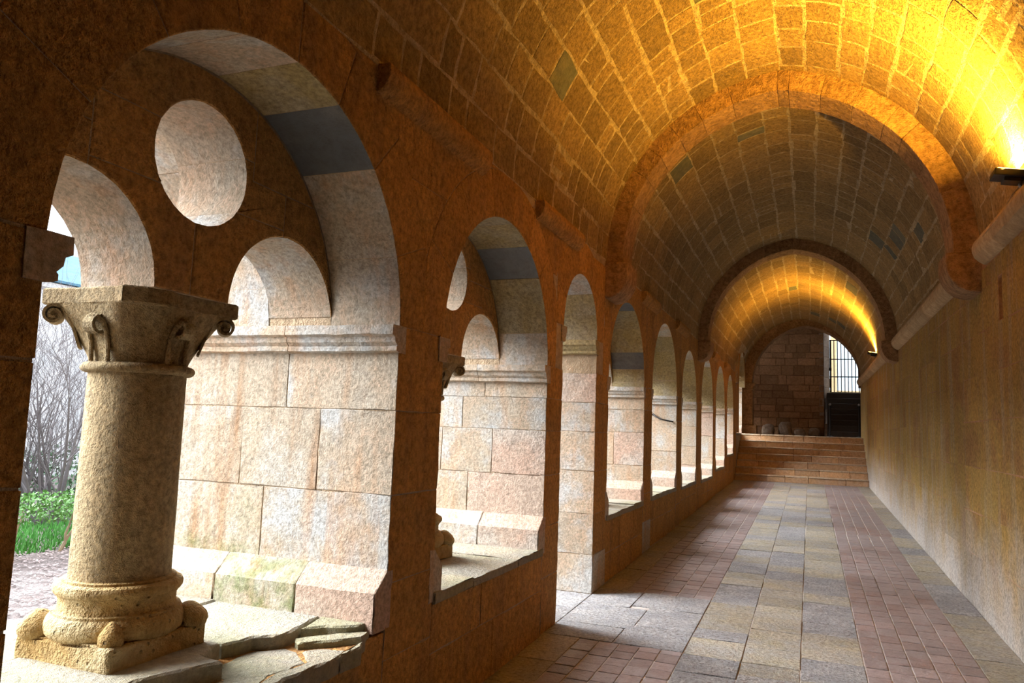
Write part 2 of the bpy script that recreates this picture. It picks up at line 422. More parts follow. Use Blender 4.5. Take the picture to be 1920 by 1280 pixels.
# ------------------------------------------------------------------ floor
floor_vs = []; floor_fs = []
def fbox(x0, x1, y0, y1, top, bot):
    o = len(floor_vs)
    for (x, y) in ((x0, y0), (x1, y0), (x1, y1), (x0, y1)):
        floor_vs.append((x, y, top(y)))
    for (x, y) in ((x0, y0), (x1, y0), (x1, y1), (x0, y1)):
        floor_vs.append((x, y, bot))
    floor_fs.extend([(o, o + 1, o + 2, o + 3), (o + 7, o + 6, o + 5, o + 4)] + [(o + i, o + 4 + i, o + 4 + (i + 1) % 4, o + (i + 1) % 4) for i in range(4)])
fbox(XL - 0.05, XR + 0.05, Y0, YS + 0.2, lambda y: fl(y) - 0.004, -0.3)
fbox(XO - 0.2, XL, 5.60, 6.85, lambda y: fl(y) - 0.004, -0.3)
floor = tag(link('floor', fix(mesh('floor', floor_vs, floor_fs)), 'floor_joint'), 'gallery floor paved with stone slabs and strips of terracotta brick', 'floor', kind='structure')
def floor_piece(name, x0, x1, y0, y1, mat, lift=0.0):
    bx(name, x0, x1, y0, y1, -0.03, 0.0, mat, None, div=(2, 2, 1), e=0.006, rough=0.0025, chip=0.008)
    o = COL.objects[-1]
    return o
def slab(name, x0, x1, y0, y1, mat, hi=0.0):
    s = (x1 - x0, y1 - y0, 0.035)
    g = 0.003
    F = lambda a, b, c: (x0 + g + (x1 - x0 - 2 * g) * a, y0 + g + (y1 - y0 - 2 * g) * b, fl(y0 + (y1 - y0) * b) - 0.035 + (0.035 + hi) * c)
    return block(name, F, mat, floor, (3, 3, 1), e=0.003, size=s, rough=0.002, chip=0.012, seed=R0.random() * 50)
def slab_row(x0, x1, ya, yb, lo, hi_, mats):
    y = ya
    while y < yb - 0.05:
        l = R0.uniform(lo, hi_)
        if yb - y - l < lo * 0.6: l = yb - y
        slab('slab', x0, x1, y, y + l, R0.choice(mats), R0.uniform(-0.002, 0.004)); y += l
stone2 = ['floor_stone', 'floor_stone', 'floor_grey']
for (x0, x1) in ((-0.81, -0.43), (-0.43, -0.065), (-0.065, 0.325)):
    slab_row(x0, x1, 1.2, 9.0, 0.26, 0.5, stone2)
    slab_row(x0, x1, 9.0, YS, 0.34, 0.6, stone2)
slab_row(1.04, XR, 2.0, 12.0, 0.35, 0.75, stone2); slab_row(1.08, XR, 12.0, YS, 0.6, 1.2, stone2)
slab_row(XL, -1.536, 1.2, 5.42, 0.4, 0.7, ['floor_stone']); slab_row(XL, -1.56, 7.02, 15.0, 0.4, 0.7, ['floor_stone']); slab_row(XL, -1.56, 15.0, YS, 0.8, 1.4, ['floor_stone'])
# granite threshold slabs before the doorway
for (x0, x1, ya, yb) in ((XL, -1.30, 5.42, 5.80), (-1.30, -0.81, 5.42, 5.92), (XL, -1.25, 5.80, 6.42), (-1.25, -0.81, 5.92, 6.5), (XL, -1.4, 6.42, 7.02), (-1.4, -0.81, 6.5, 7.02),
                         (-2.5, XL, 5.60, 6.2), (-2.5, XL, 6.2, 6.85), (-3.25, -2.5, 5.6, 6.3), (-3.25, -2.5, 6.3, 6.85)):
    slab('slab', x0, x1, ya, yb, 'floor_grey', 0.003)
# bricks: the 300 largest in view are parts, the rest one mass
brick_spots = []
def bricks(x0, x1, cols, ya, yb, lo, hi_):
    w = (x1 - x0) / cols
    for c in range(cols):
        y = ya + R0.uniform(-0.04, 0)
        while y < yb - 0.02:
            l = min(R0.uniform(lo, hi_), yb - y)
            if l > 0.05: brick_spots.append((x0 + c * w, x0 + (c + 1) * w, max(y, ya), y + l))
            y += l
bricks(-1.536, -0.81, 5, 2.2, 5.42, 0.15, 0.18)
bricks(-1.56, -0.81, 5, 7.02, YS, 0.16, 0.20)
bricks(0.325, 1.04, 5, 2.2, 12.0, 0.17, 0.22)
bricks(0.325, 1.08, 5, 12.0, YS, 0.20, 0.26)
def inview(s): return s[2] > (4.3 if s[0] < 0 else 5.0)
near = sorted([s for s in brick_spots if inview(s)], key=lambda s: s[2])
named = set(near[:300])
bme = None; bvs = []; bfs = []
def brick_mesh(seed):
    bm_ = block('brick', lambda a, b, c: (a - 0.5, b - 0.5, c - 1.0), 'brick', None, (2, 2, 1), e=0.03, size=(1, 1, 1), rough=0.0, chip=0.08, seed=seed)
    me = bm_.data; bpy.data.objects.remove(bm_); return me
bmeshes = [brick_mesh(3.1 * k) for k in range(5)]
for s in brick_spots:
    x0, x1, ya, yb = s; g = 0.0048
    hi = R0.uniform(-0.001, 0.0025)
    if s in named:
        o = link('brick', R0.choice(bmeshes), 'brick', floor)
        o.location = ((x0 + x1) / 2, (ya + yb) / 2, fl((ya + yb) / 2) + hi); o.scale = (x1 - x0 - 2 * g, yb - ya - 2 * g, 0.03)
        o.rotation_euler = (math.atan(SL) + R0.uniform(-0.006, 0.006), R0.uniform(-0.01, 0.01), R0.uniform(-0.008, 0.008))
    else:
        k = len(bvs); t = 0.004
        for (x, y, z) in ((x0 + g, ya + g, -0.012), (x1 - g, ya + g, -0.012), (x1 - g, yb - g, -0.012), (x0 + g, yb - g, -0.012),
                          (x0 + g + t, ya + g + t, hi), (x1 - g - t, ya + g + t, hi), (x1 - g - t, yb - g - t, hi), (x0 + g + t, yb - g - t, hi)):
            bvs.append((x, y, fl(y) + z))
        bfs += [(k + 4, k + 5, k + 6, k + 7)] + [(k + i, k + (i + 1) % 4, k + 4 + (i + 1) % 4, k + 4 + i) for i in range(4)]
tag(link('brick_paving', mesh('brick_paving', bvs, bfs), 'brick', floor), kind='stuff')

# ------------------------------------------------------------------ left wall: core, piers, dado, spandrels
wall_left = None
def core_loops(d, y_from, y_to, twin=False):
    loops = [[(y_from, -0.3), (y_to, -0.3), (y_to, 4.10), (20.2, 4.10), (20.2, 3.22), (y_from, 3.22)]]
    for (nm, a, b, zb, zs) in BAYS:
        if zb is None: loops.append(opening(a, b, 0.02 + d, zs, d))
        elif not twin: loops.append(opening(a, b, zb - 0.06, zs, d))
        else:
            rs = (b - a - 0.38) / 4; cy = (a + b) / 2
            loops.append(opening(a, a + 2 * rs, 0, zs, d)[1:-1] + [(a - d, zb - 0.06), (b + d, zb - 0.06)] + opening(b - 2 * rs, b, 0, zs, d)[1:-1])
            loops.append(arc((cy, zs + 0.525), 0.24 * (b - a) / 1.8 + d, 0, 2 * PI, 28)[:-1])
    return loops
G = 0.005
parts = [slab_mesh(core_loops(G, Y0, 23.4), None, XL - G, XT), slab_mesh(core_loops(G, Y0, 23.4, True), None, XT - G, XT2 + G), slab_mesh(core_loops(G, Y0, 23.4), None, XT2, XO + G)]
wall_left = tag(link('wall_left', fix(mesh('wall_left', *merge(*parts))), 'mortar_dark'), 'thick arcaded garden wall of ashlar piers and round arches', 'wall', kind='structure')
WL = lambda u, v, h: (h, u, v)

spans = [(Y0, BAYS[0][1])] + [(BAYS[i][2], BAYS[i + 1][1]) for i in range(len(BAYS) - 1)] + [(BAYS[-1][2], 23.4)]
def courses(z0, z1, lo, hi_):
    out = [z0]; 
    while z1 - out[-1] > hi_ * 1.25: out.append(out[-1] + R0.uniform(lo, hi_))
    if z1 - out[-1] > hi_: out.append((out[-1] + z1) / 2)
    return out + [z1]
def pick_arcade(z):
    t = R0.random()
    return 'pink' if t < 0.15 else 'arcade'
for i, (ya, yb) in enumerate(spans):
    zL = min(BAYS[i - 1][3] or 9, BAYS[i][3] or 9) if 0 < i < len(BAYS) else (BAYS[0][3] if i == 0 else 1.61)
    ztop = min(BAYS[i - 1][4], BAYS[i][4]) if 0 < i < len(BAYS) else (BAYS[0][4] if i == 0 else BAYS[-1][4])
    if i == 0:                                              # solid wall beside and behind the camera
        zc = [fl(0), 0.36, 0.70, 1.06, 1.40, 1.72, 2.05, 2.4, 2.8, 3.2]
        for k in range(len(zc) - 1):
            cuts = [Y0] + sorted(R0.uniform(Y0 + 0.5, yb - 0.6) for _ in range(2)) + [yb]
            if zc[k] >= 2.05: cuts[-1] = BAYS[0][1]
            for j in range(3):
                if cuts[j + 1] - cuts[j] < 0.15: continue
                if zc[k] >= 2.04: 
                    pl = [(cuts[j], zc[k]), (cuts[j + 1] + (0.9 if j == 2 else 0), zc[k]), (cuts[j + 1] + (0.9 if j == 2 else 0), zc[k + 1]), (cuts[j], zc[k + 1])]
                    pl = clip_circle(pl, ((BAYS[0][1] + BAYS[0][2]) / 2, BAYS[0][4]), 0.9 + RING, 'out') if j == 2 else pl
                    prism('stone', pl, WL, XT, XL, 0.004, "inner_lamplit", wall_left, gap=0.0015, jit=0.0008)
                elif j == 2:
                    bx('stone', XL, -2.3, cuts[j], cuts[j + 1], zc[k] + 0.003, zc[k + 1] - 0.003, 'inner_lamplit', wall_left, chip=0.02)
                else:
                    bx('stone', XL, -2.1, cuts[j], cuts[j + 1] - 0.005, zc[k] + 0.003, zc[k + 1] - 0.003, 'inner_lamplit', wall_left)
        for k, (za, zb) in enumerate(((0.70, 1.3), (1.3, 2.05))):
            bx('stone', -2.305, XO, 0.6, yb, za, zb - 0.004, 'arcade', wall_left)
        continue
    base = 1.6 if i >= len(BAYS) - 0 else fl((ya + yb) / 2)
    if i == len(spans) - 1: base = 1.6
    zc = courses(base, ztop, 0.30, 0.46)
    fine = i <= 4
    for k in range(len(zc) - 1):
        if fine:
            cx = [XL, R0.uniform(-2.15, -2.35), R0.uniform(-2.6, -2.8), XO] if k % 2 else [XL, R0.uniform(-2.4, -2.65), XO]
        else: cx = [XL, R0.uniform(-2.2, -2.5), XO]
        for j in range(len(cx) - 1):
            mt = 'arcade_moss' if (i == 1 and cx[j] < -2.1) else pick_arcade(zc[k])
            o_ = bx('stone', cx[j] - (0.001 if j else 0), cx[j + 1] + 0.001, ya, yb, zc[k] + 0.001, zc[k + 1] - 0.001, mt, wall_left, step=0.09 if fine else 0.3, chip=0.05, rough=0.005, e=0.0035)
            if j == 0:
                o_.data.materials.append(M['inner_lamplit'])
                for p_ in o_.data.polygons:
                    if p_.normal.x > 0.8: p_.material_index = 1  # gallery-facing pier faces take the lamp-orange colour
# dado under the openings
for (nm, a, b, zb, zs) in BAYS:
    if zb is None: continue
    f0 = 1.6 if nm == 'window_9' else fl((a + b) / 2) - 0.01
    if zb - f0 < 0.1: continue
    zc = courses(f0, zb - 0.055, 0.26, 0.38)
    for k in range(len(zc) - 1):
        n = 3 if k % 2 else 2
        cuts = [a] + [a + (b - a) * (q + 1 + R0.uniform(-0.15, 0.15)) / n for q in range(n - 1)] + [b]
        for j in range(n):
            bx('stone', XL, -2.2, cuts[j] + 0.003, cuts[j + 1] - 0.003, zc[k] + 0.003, zc[k + 1] - 0.003, 'inner_lamplit', wall_left, step=0.2)
# spandrels between the arch rings
def ring_of(b): return ((b[1] + b[2]) / 2, b[4]), (b[2] - b[1]) / 2 + RING
for i in range(len(BAYS) - 1):
    A, B = BAYS[i], BAYS[i + 1]
    (ca, ra), (cb, rb) = ring_of(A), ring_of(B)
    zlo = max(A[4], B[4]) if B[0] != 'window_9' else A[4]
    if B[0] == 'window_9': rb = 1e-3
    for (z0, z1) in ((zlo - 0.6 if A[4] != B[4] else zlo, zlo + 0.36), (zlo + 0.36, zlo + 0.74), (zlo + 0.74, 3.2)):
        if z1 - z0 < 0.08: continue
        pm = (A[2] + B[1]) / 2
        cells = [[(ca[0], z0), (cb[0], z0), (cb[0], z1), (ca[0], z1)]] if z0 < zlo + 0.5 else [[(ca[0], z0), (pm, z0), (pm, z1), (ca[0], z1)], [(pm, z0), (cb[0], z0), (cb[0], z1), (pm, z1)]]
        for pl in cells:
            pl = clip_circle(pl, ca, ra, 'out')
            if pl: pl = clip_circle(pl, cb, rb, 'out')
            if pl:
                prism('stone', pl, WL, XT, XL, 0.004, "inner_lamplit", wall_left, gap=0.0015, jit=0.0008)

# ------------------------------------------------------------------ the openings: voussoirs, tympanum, sills, imposts, plinths
def clip_half(p, y, keep_less):
    out = []
    for i in range(len(p)):
        a, b = p[i], p[(i + 1) % len(p)]
        ia = (a[0] <= y) == keep_less; ib = (b[0] <= y) == keep_less
        if ia: out.append(a)
        if ia != ib:
            t = (y - a[0]) / (b[0] - a[0]); out.append((y, a[1] + (b[1] - a[1]) * t))
    return out
IMP = [(0, 0.0), (0.068, 0.0), (0.072, -0.045), (0.050, -0.056), (0.046, -0.08), (0.028, -0.098), (0.034, -0.104), (0.034, -0.122), (0.012, -0.128), (0, -0.13)]
def impost(parent, yj, sg, zt, mat='arcade', n=2):
    xs = [XL + 0.004, R0.uniform(-2.35, -2.5), XO] if n == 2 else [XL, XO]
    for k in range(len(xs) - 1):
        xa, xb = xs[k] - (0.002 if k else 0), xs[k + 1] + 0.002
        segs = 10; vs = []; fs = []
        prof = [(-0.06 , 0.0)] + IMP + [(-0.06, -0.13)]
        for s in range(segs + 1):
            x = xa + (xb - xa) * s / segs
            for (d, z) in prof:
                p = Vector((x, yj + sg * d, zt + z)); p += noise.noise_vector(p * 11) * 0.005
                vs.append(p)
        m_ = len(prof)
        for s in range(segs):
            for q in range(m_): fs.append((s * m_ + q, s * m_ + (q + 1) % m_, (s + 1) * m_ + (q + 1) % m_, (s + 1) * m_ + q))
        fs.append(tuple(range(m_))); fs.append(tuple(segs * m_ + q for q in range(m_ - 1, -1, -1)))
        link('impost', fix(mesh('impost', vs, fs)), mat, parent)
def plinth(parent, yj, sg, zb, mats):
    xs = [XL + 0.002, R0.uniform(-2.1, -2.3), R0.uniform(-2.6, -2.75), XO]
    for k in range(3):
        x0, x1 = xs[k], xs[k + 1]
        def F(a, b, c):
            z = zb - 0.05 + 0.27 * c
            d = 0.10 if c < 0.66 else 0.10 * (1 - (c - 0.66) / 0.34)
            return (x0 + (x1 - x0) * a, yj + sg * (-0.05 + (0.05 + d) * b), z)
        vs_mat = mats[k % len(mats)]
        block('plinth_stone', F, vs_mat, parent, (4, 2, 6), e=0.008, size=(x0 - x1, 0.15, 0.27), rough=0.004, chip=0.02, seed=R0.random() * 50)
def sills(parent, nm, a, b, zb):
    if nm == 'window_1': return
    ycut = [a, a + (b - a) * R0.uniform(0.28, 0.38), a + (b - a) * R0.uniform(0.6, 0.72), b]
    for k in range(3):
        xa = XL + 0.015; xm = R0.uniform(-2.3, -2.6)
        for (x0, x1) in ((xa, xm), (xm, XO - 0.06)):
            bx('sill_slab', x0 - 0.003, x1 + 0.003, ycut[k] + 0.003, ycut[k + 1] - 0.003, zb - 0.06, zb + R0.uniform(-0.012, 0.006), 'sill', parent, step=0.1, chip=0.035, rough=0.007)

def vous(parent, c, r, R, x0, x1, n, mats, lim=None, name='voussoir', a0=0.0, a1=PI, ch=0.004, gap=0.0015, both=False, degs=None, face=None):
    ang = [a0 + (a1 - a0) * (k + (R0.uniform(-0.12, 0.12) if 0 < k < n else 0)) / n for k in range(n + 1)]
    if degs: ang = [math.radians(d) for d in degs]; n = len(ang) - 1
    for k in range(n):
        pl = arc(c, r, ang[k], ang[k + 1], 4) + arc(c, R, ang[k + 1], ang[k], 4)
        if lim: pl = clip_half(clip_half(pl, lim[0], False), lim[1], True)
        if len(pl) < 3: continue
        prism(name, pl, WL, x1, x0, ch, mats(k) if callable(mats) else mats, parent, gap=gap, jit=0.001, both=both, step=0.12, face=face)

for bi, (nm, a, b, zb, zs) in enumerate(BAYS):
    w = tag(empty(nm, (XL, (a + b) / 2, zb if zb else fl(a))), WORDS[nm], 'doorway' if zb is None else 'arched opening', kind='structure')
    w.matrix_world = Matrix.Identity(4)
    c = ((a + b) / 2, zs); r = (b - a) / 2
    lim = ((a + (BAYS[bi - 1][2] if bi else a - 0.7)) / 2, (b + (BAYS[bi + 1][1] if bi < len(BAYS) - 1 else b + 0.5)) / 2)
    def vm(k, nm=nm):
        special = {'window_1': {2: 'slate', 0: 'arcade', 1: 'arcade', 3: 'ochre', 4: 'arcade'}, 'window_2': {0: 'arcade', 1: 'ochre', 2: 'slate', 3: 'ochre', 4: 'ochre'},
                   'window_3': {0: 'ochre', 1: 'slate', 2: 'ochre', 3: 'ochre', 4: 'slate'}, 'door_1': {0: 'ochre', 1: 'ochre', 2: 'arcade'}}.get(nm, {0: 'ochre', 1: 'ochre', 2: 'ochre', 3: 'arcade'})
        return special.get(k, 'arcade')
    xi = XL + (0.08 if nm == 'window_9' else 0)
    if zb is None:
        vous(w, c, r, r + RING, xi, XO, 7, vm, lim, face='inner_lamplit')
        impost(w, b, -1, zs - 0.0, 'ochre'); impost(w, a, 1, zs)
        continue
    vous(w, c, r, r + RING, xi, XT, 9, vm, lim, face='inner_lamplit', degs={'window_1': [0, 21, 48, 70, 88, 108, 130, 155, 180], 'window_2': [0, 16, 45, 65, 86, 106, 130, 155, 180], 'window_3': [0, 14, 28, 50, 72, 95, 120, 150, 180]}.get(nm))
    vous(w, c, r, r + RING, XT2, XO, 7, 'arcade', lim)
    # tympanum with its twin arches and round eye
    rs = (b - a - 0.38) / 4; oc = ((a + b) / 2, zs + 0.525); orad = 0.24 * (b - a) / 1.8
    cl, cr = (a + rs, zs), (b - rs, zs)
    ym = (a + b) / 2
    cells = [[(ym - 0.5, oc[1] + 0.10), (ym + 0.28, oc[1] + 0.10), (ym + 0.28, zs + r + 0.1), (ym - 0.5, zs + r + 0.1)],
             [(ym + 0.28, oc[1] + 0.02), (b + 0.1, oc[1] + 0.02), (b + 0.1, zs + r + 0.1), (ym + 0.28, zs + r + 0.1)],
             [(a - 0.1, oc[1] - 0.02), (ym - 0.5, oc[1] - 0.02), (ym - 0.5, zs + r + 0.1), (a - 0.1, zs + r + 0.1)],
             [(ym, oc[1] - 0.14), (ym + 0.5, oc[1] - 0.14), (ym + 0.5, oc[1] + 0.02), (ym + 0.28, oc[1] + 0.02), (ym + 0.28, oc[1] + 0.10), (ym, oc[1] + 0.10)],
             [(ym - 0.5, oc[1] - 0.14), (ym, oc[1] - 0.14), (ym, oc[1] + 0.10), (ym - 0.5, oc[1] + 0.10)],
             [(ym + 0.5, zs - 0.01), (b + 0.1, zs - 0.01), (b + 0.1, oc[1] + 0.02), (ym + 0.5, oc[1] + 0.02)],
             [(a - 0.1, zs - 0.01), (ym - 0.5, zs - 0.01), (ym - 0.5, oc[1] - 0.02), (a - 0.1, oc[1] - 0.02)],
             [(ym - 0.5, zs), (ym - 0.02, zs), (ym - 0.02, oc[1] - 0.14), (ym - 0.5, oc[1] - 0.14)],
             [(ym - 0.02, zs), (ym + 0.5, zs), (ym + 0.5, oc[1] - 0.14), (ym - 0.02, oc[1] - 0.14)]]
    for pl in cells:
        for (cc, rr, kp) in ((c, r - 0.002, 'in'), (oc, orad, 'out'), (cl, rs, 'out'), (cr, rs, 'out')):
            if pl: pl = clip_circle(pl, cc, rr, kp)
        if pl: prism('tympanum_stone', pl, WL, XT2, XT, 0.006, 'arcade', w, gap=0.0015, jit=0.001, both=True, step=0.15, face='inner_lamplit')
    impost(w, b, -1, zs); impost(w, a, 1, zs)
    plinth(w, b, -1, zb, ['pink', 'arcade_moss', 'arcade'] if nm == 'window_1' else ['pink', 'arcade', 'pink'])
    plinth(w, a, 1, zb, ['arcade', 'pink'])
    sills(w, nm, a, b, zb)
    if nm == 'window_1':
        W1 = w
        def spoly(pts, z0, z1, nmx='sill_slab'):
            prism(nmx, pts, lambda u, v, h: (u, v, h), z0, z1, 0.008, 'sill', w, gap=0.003, jit=0.006, step=0.05)
        # broken upper and lower ledge slabs
        spoly([(-3.16, 1.33), (-2.62, 1.33), (-2.66, 2.2), (-2.70, 3.12), (-3.16, 3.12)], 0.62, 0.705)
        spoly([(-2.62, 1.33), (-2.10, 1.33), (-2.05, 1.75), (-2.10, 2.02), (-1.99, 2.30), (-2.12, 2.33), (-2.16, 2.48), (-2.68, 2.52), (-2.66, 2.2)], 0.62, 0.71)
        spoly([(-2.68, 2.52), (-2.16, 2.48), (-2.13, 2.62), (-2.05, 2.72), (-2.06, 2.82), (-2.11, 3.12), (-2.70, 3.12)], 0.62, 0.70)
        spoly([(-2.05, 2.83), (-1.97, 2.90), (-1.86, 2.98), (-1.84, 3.12), (-2.11, 3.12)], 0.62, 0.70)
        spoly([(-2.04, 2.78), (-1.98, 2.72), (-1.90, 2.80), (-1.80, 2.92), (-1.815, 3.03), (-1.96, 2.90)], 0.60, 0.672)
        spoly([(-2.10, 1.33), (-1.80, 1.33), (-1.81, 2.0), (-1.83, 2.28), (-1.87, 2.42), (-1.84, 2.60), (-1.96, 2.70), (-2.04, 2.72), (-2.13, 2.62), (-2.12, 2.33), (-1.99, 2.30), (-2.10, 2.02)], 0.58, 0.645)
        spoly([(-1.83, 2.28), (-1.79, 2.32), (-1.785, 2.55), (-1.765, 2.70), (-1.785, 2.80), (-1.88, 2.78), (-1.95, 2.71), (-1.84, 2.60), (-1.87, 2.42)], 0.58, 0.65)
        spoly([(-1.79, 2.80), (-1.765, 2.72), (-1.755, 2.86), (-1.80, 2.93)], 0.58, 0.655)

# string course over the piers
def string_seg(parent, ya, yb, zt, side):
    x0 = XL if side < 0 else XR
    prof = [(0, 0), (0.062, -0.004), (0.068, -0.045), (0.055, -0.09), (0.03, -0.122), (0.0, -0.14), (-0.05, -0.14), (-0.05, 0)]
    F = [(x0 - side * d, zt + z) for d, z in prof]
    prism('string_course', F, lambda u, v, h: (u, h, v), yb, ya, 0.004, 'inner_lamplit', parent, gap=0, jit=0.001, both=True, step=0.2)
for i in range(len(BAYS) - 1):
    A, B = BAYS[i], BAYS[i + 1]
    if B[0] == 'window_9': continue
    (ca, ra), (cb, rb) = ring_of(A), ring_of(B)
    zt = 3.21
    da = math.sqrt(max(0.01, ra * ra - (zt - 0.08 - ca[1]) ** 2)) if zt - 0.08 - ca[1] < ra else 0.1
    db = math.sqrt(max(0.01, rb * rb - (zt - 0.08 - cb[1]) ** 2)) if zt - 0.08 - cb[1] < rb else 0.1
    ya, yb = ca[0] + da + 0.06, cb[0] - db - 0.02
    if B[0] == 'door_1': yb = 6.02
    if A[0] == 'door_1' or A[0] == 'window_5': continue
    string_seg(wall_left, ya, yb, zt, -1)
string_seg(wall_left, -1.5, 1.60, 3.21, -1)

# ------------------------------------------------------------------ right wall
slit = [(6.50, 2.52), (6.62, 2.52), (6.62, 2.85), (6.50, 2.85)]
vs1, fs1 = slab_mesh([[(Y0, -0.3), (23.5, -0.3), (23.5, 3.25), (Y0, 3.25)], slit], None, XR + 0.004, XR + 0.30)
vs2, fs2 = slab_mesh([[(Y0, -0.3), (23.5, -0.3), (23.5, 3.25), (Y0, 3.25)]], None, XR + 0.29, XR + 0.6)
wall_right = tag(link('wall_right', fix(mesh('wall_right', *merge((vs1, fs1), (vs2, fs2)))), 'right_mortar'), 'long ochre ashlar wall facing the arcade, pale with salts at its foot', 'wall', kind='structure')
WR = lambda u, v, h: (h, u, v)
zc = [0.0, 0.62, 0.99, 1.38, 1.78, 2.16, 2.51, 2.86, 3.02]
for k in range(len(zc) - 1):
    y = Y0 if k % 2 else Y0 + 0.3
    while y < 23.4:
        l = R0.uniform(0.45, 0.95) * (1 if y < 14 else 1.4)
        y1 = min(23.4, y + l)
        zb_ = (lambda yy: (fl(yy) - 0.01 if yy < YS else -0.3)) if k == 0 else (lambda yy: zc[k])
        segs = [(y, y1)]
        if k == 6:
            if y < 6.5 < y1: segs = [(y, 6.49), (6.63, y1)] if y1 > 6.66 else [(y, 6.49)]; y1 = max(y1, 6.63)
            elif 6.5 <= y < 6.63: segs = [(6.63, y1)] if y1 > 6.7 else []
        for (p, q) in segs:
            if q - p > 0.03:
                j = lambda: R0.uniform(-0.012, 0.012)
                prism('stone', [(p, zb_(p)), (q, zb_(q)), (q, zc[k + 1] + j()), (p, zc[k + 1] + j())], WR, XR + 0.10, XR, 0.003, 'slate' if R0.random() < 0.02 and k > 2 and y > 7.5 and q - p < 0.8 else 'right', wall_right, gap=0.002, jit=0.002, step=0.12)
        y = y1
# roll cornice
def roll(ya, yb, nm='cornice_stone'):
    prof = [(-0.05, 3.02), (0.02, 3.03), (0.05, 3.05), (0.085, 3.085), (0.10, 3.13), (0.10, 3.17), (0.085, 3.21), (0.05, 3.245), (0.0, 3.26), (-0.05, 3.26)]
    prism(nm, [(XR - d, z) for d, z in prof], lambda u, v, h: (u, h, v), yb, ya, 0.012, 'cornice', wall_right, gap=0, jit=0.0015, both=True, step=0.3)
for (ya, yb) in ((Y0, 7.0), (7.56, 13.6), (14.05, 23.3)):
    y = ya
    while y < yb - 0.05:
        l = R0.uniform(0.6, 1.0); y1 = yb if yb - y - l < 0.4 else y + l
        roll(y + 0.002, y1 - 0.002); y = y1

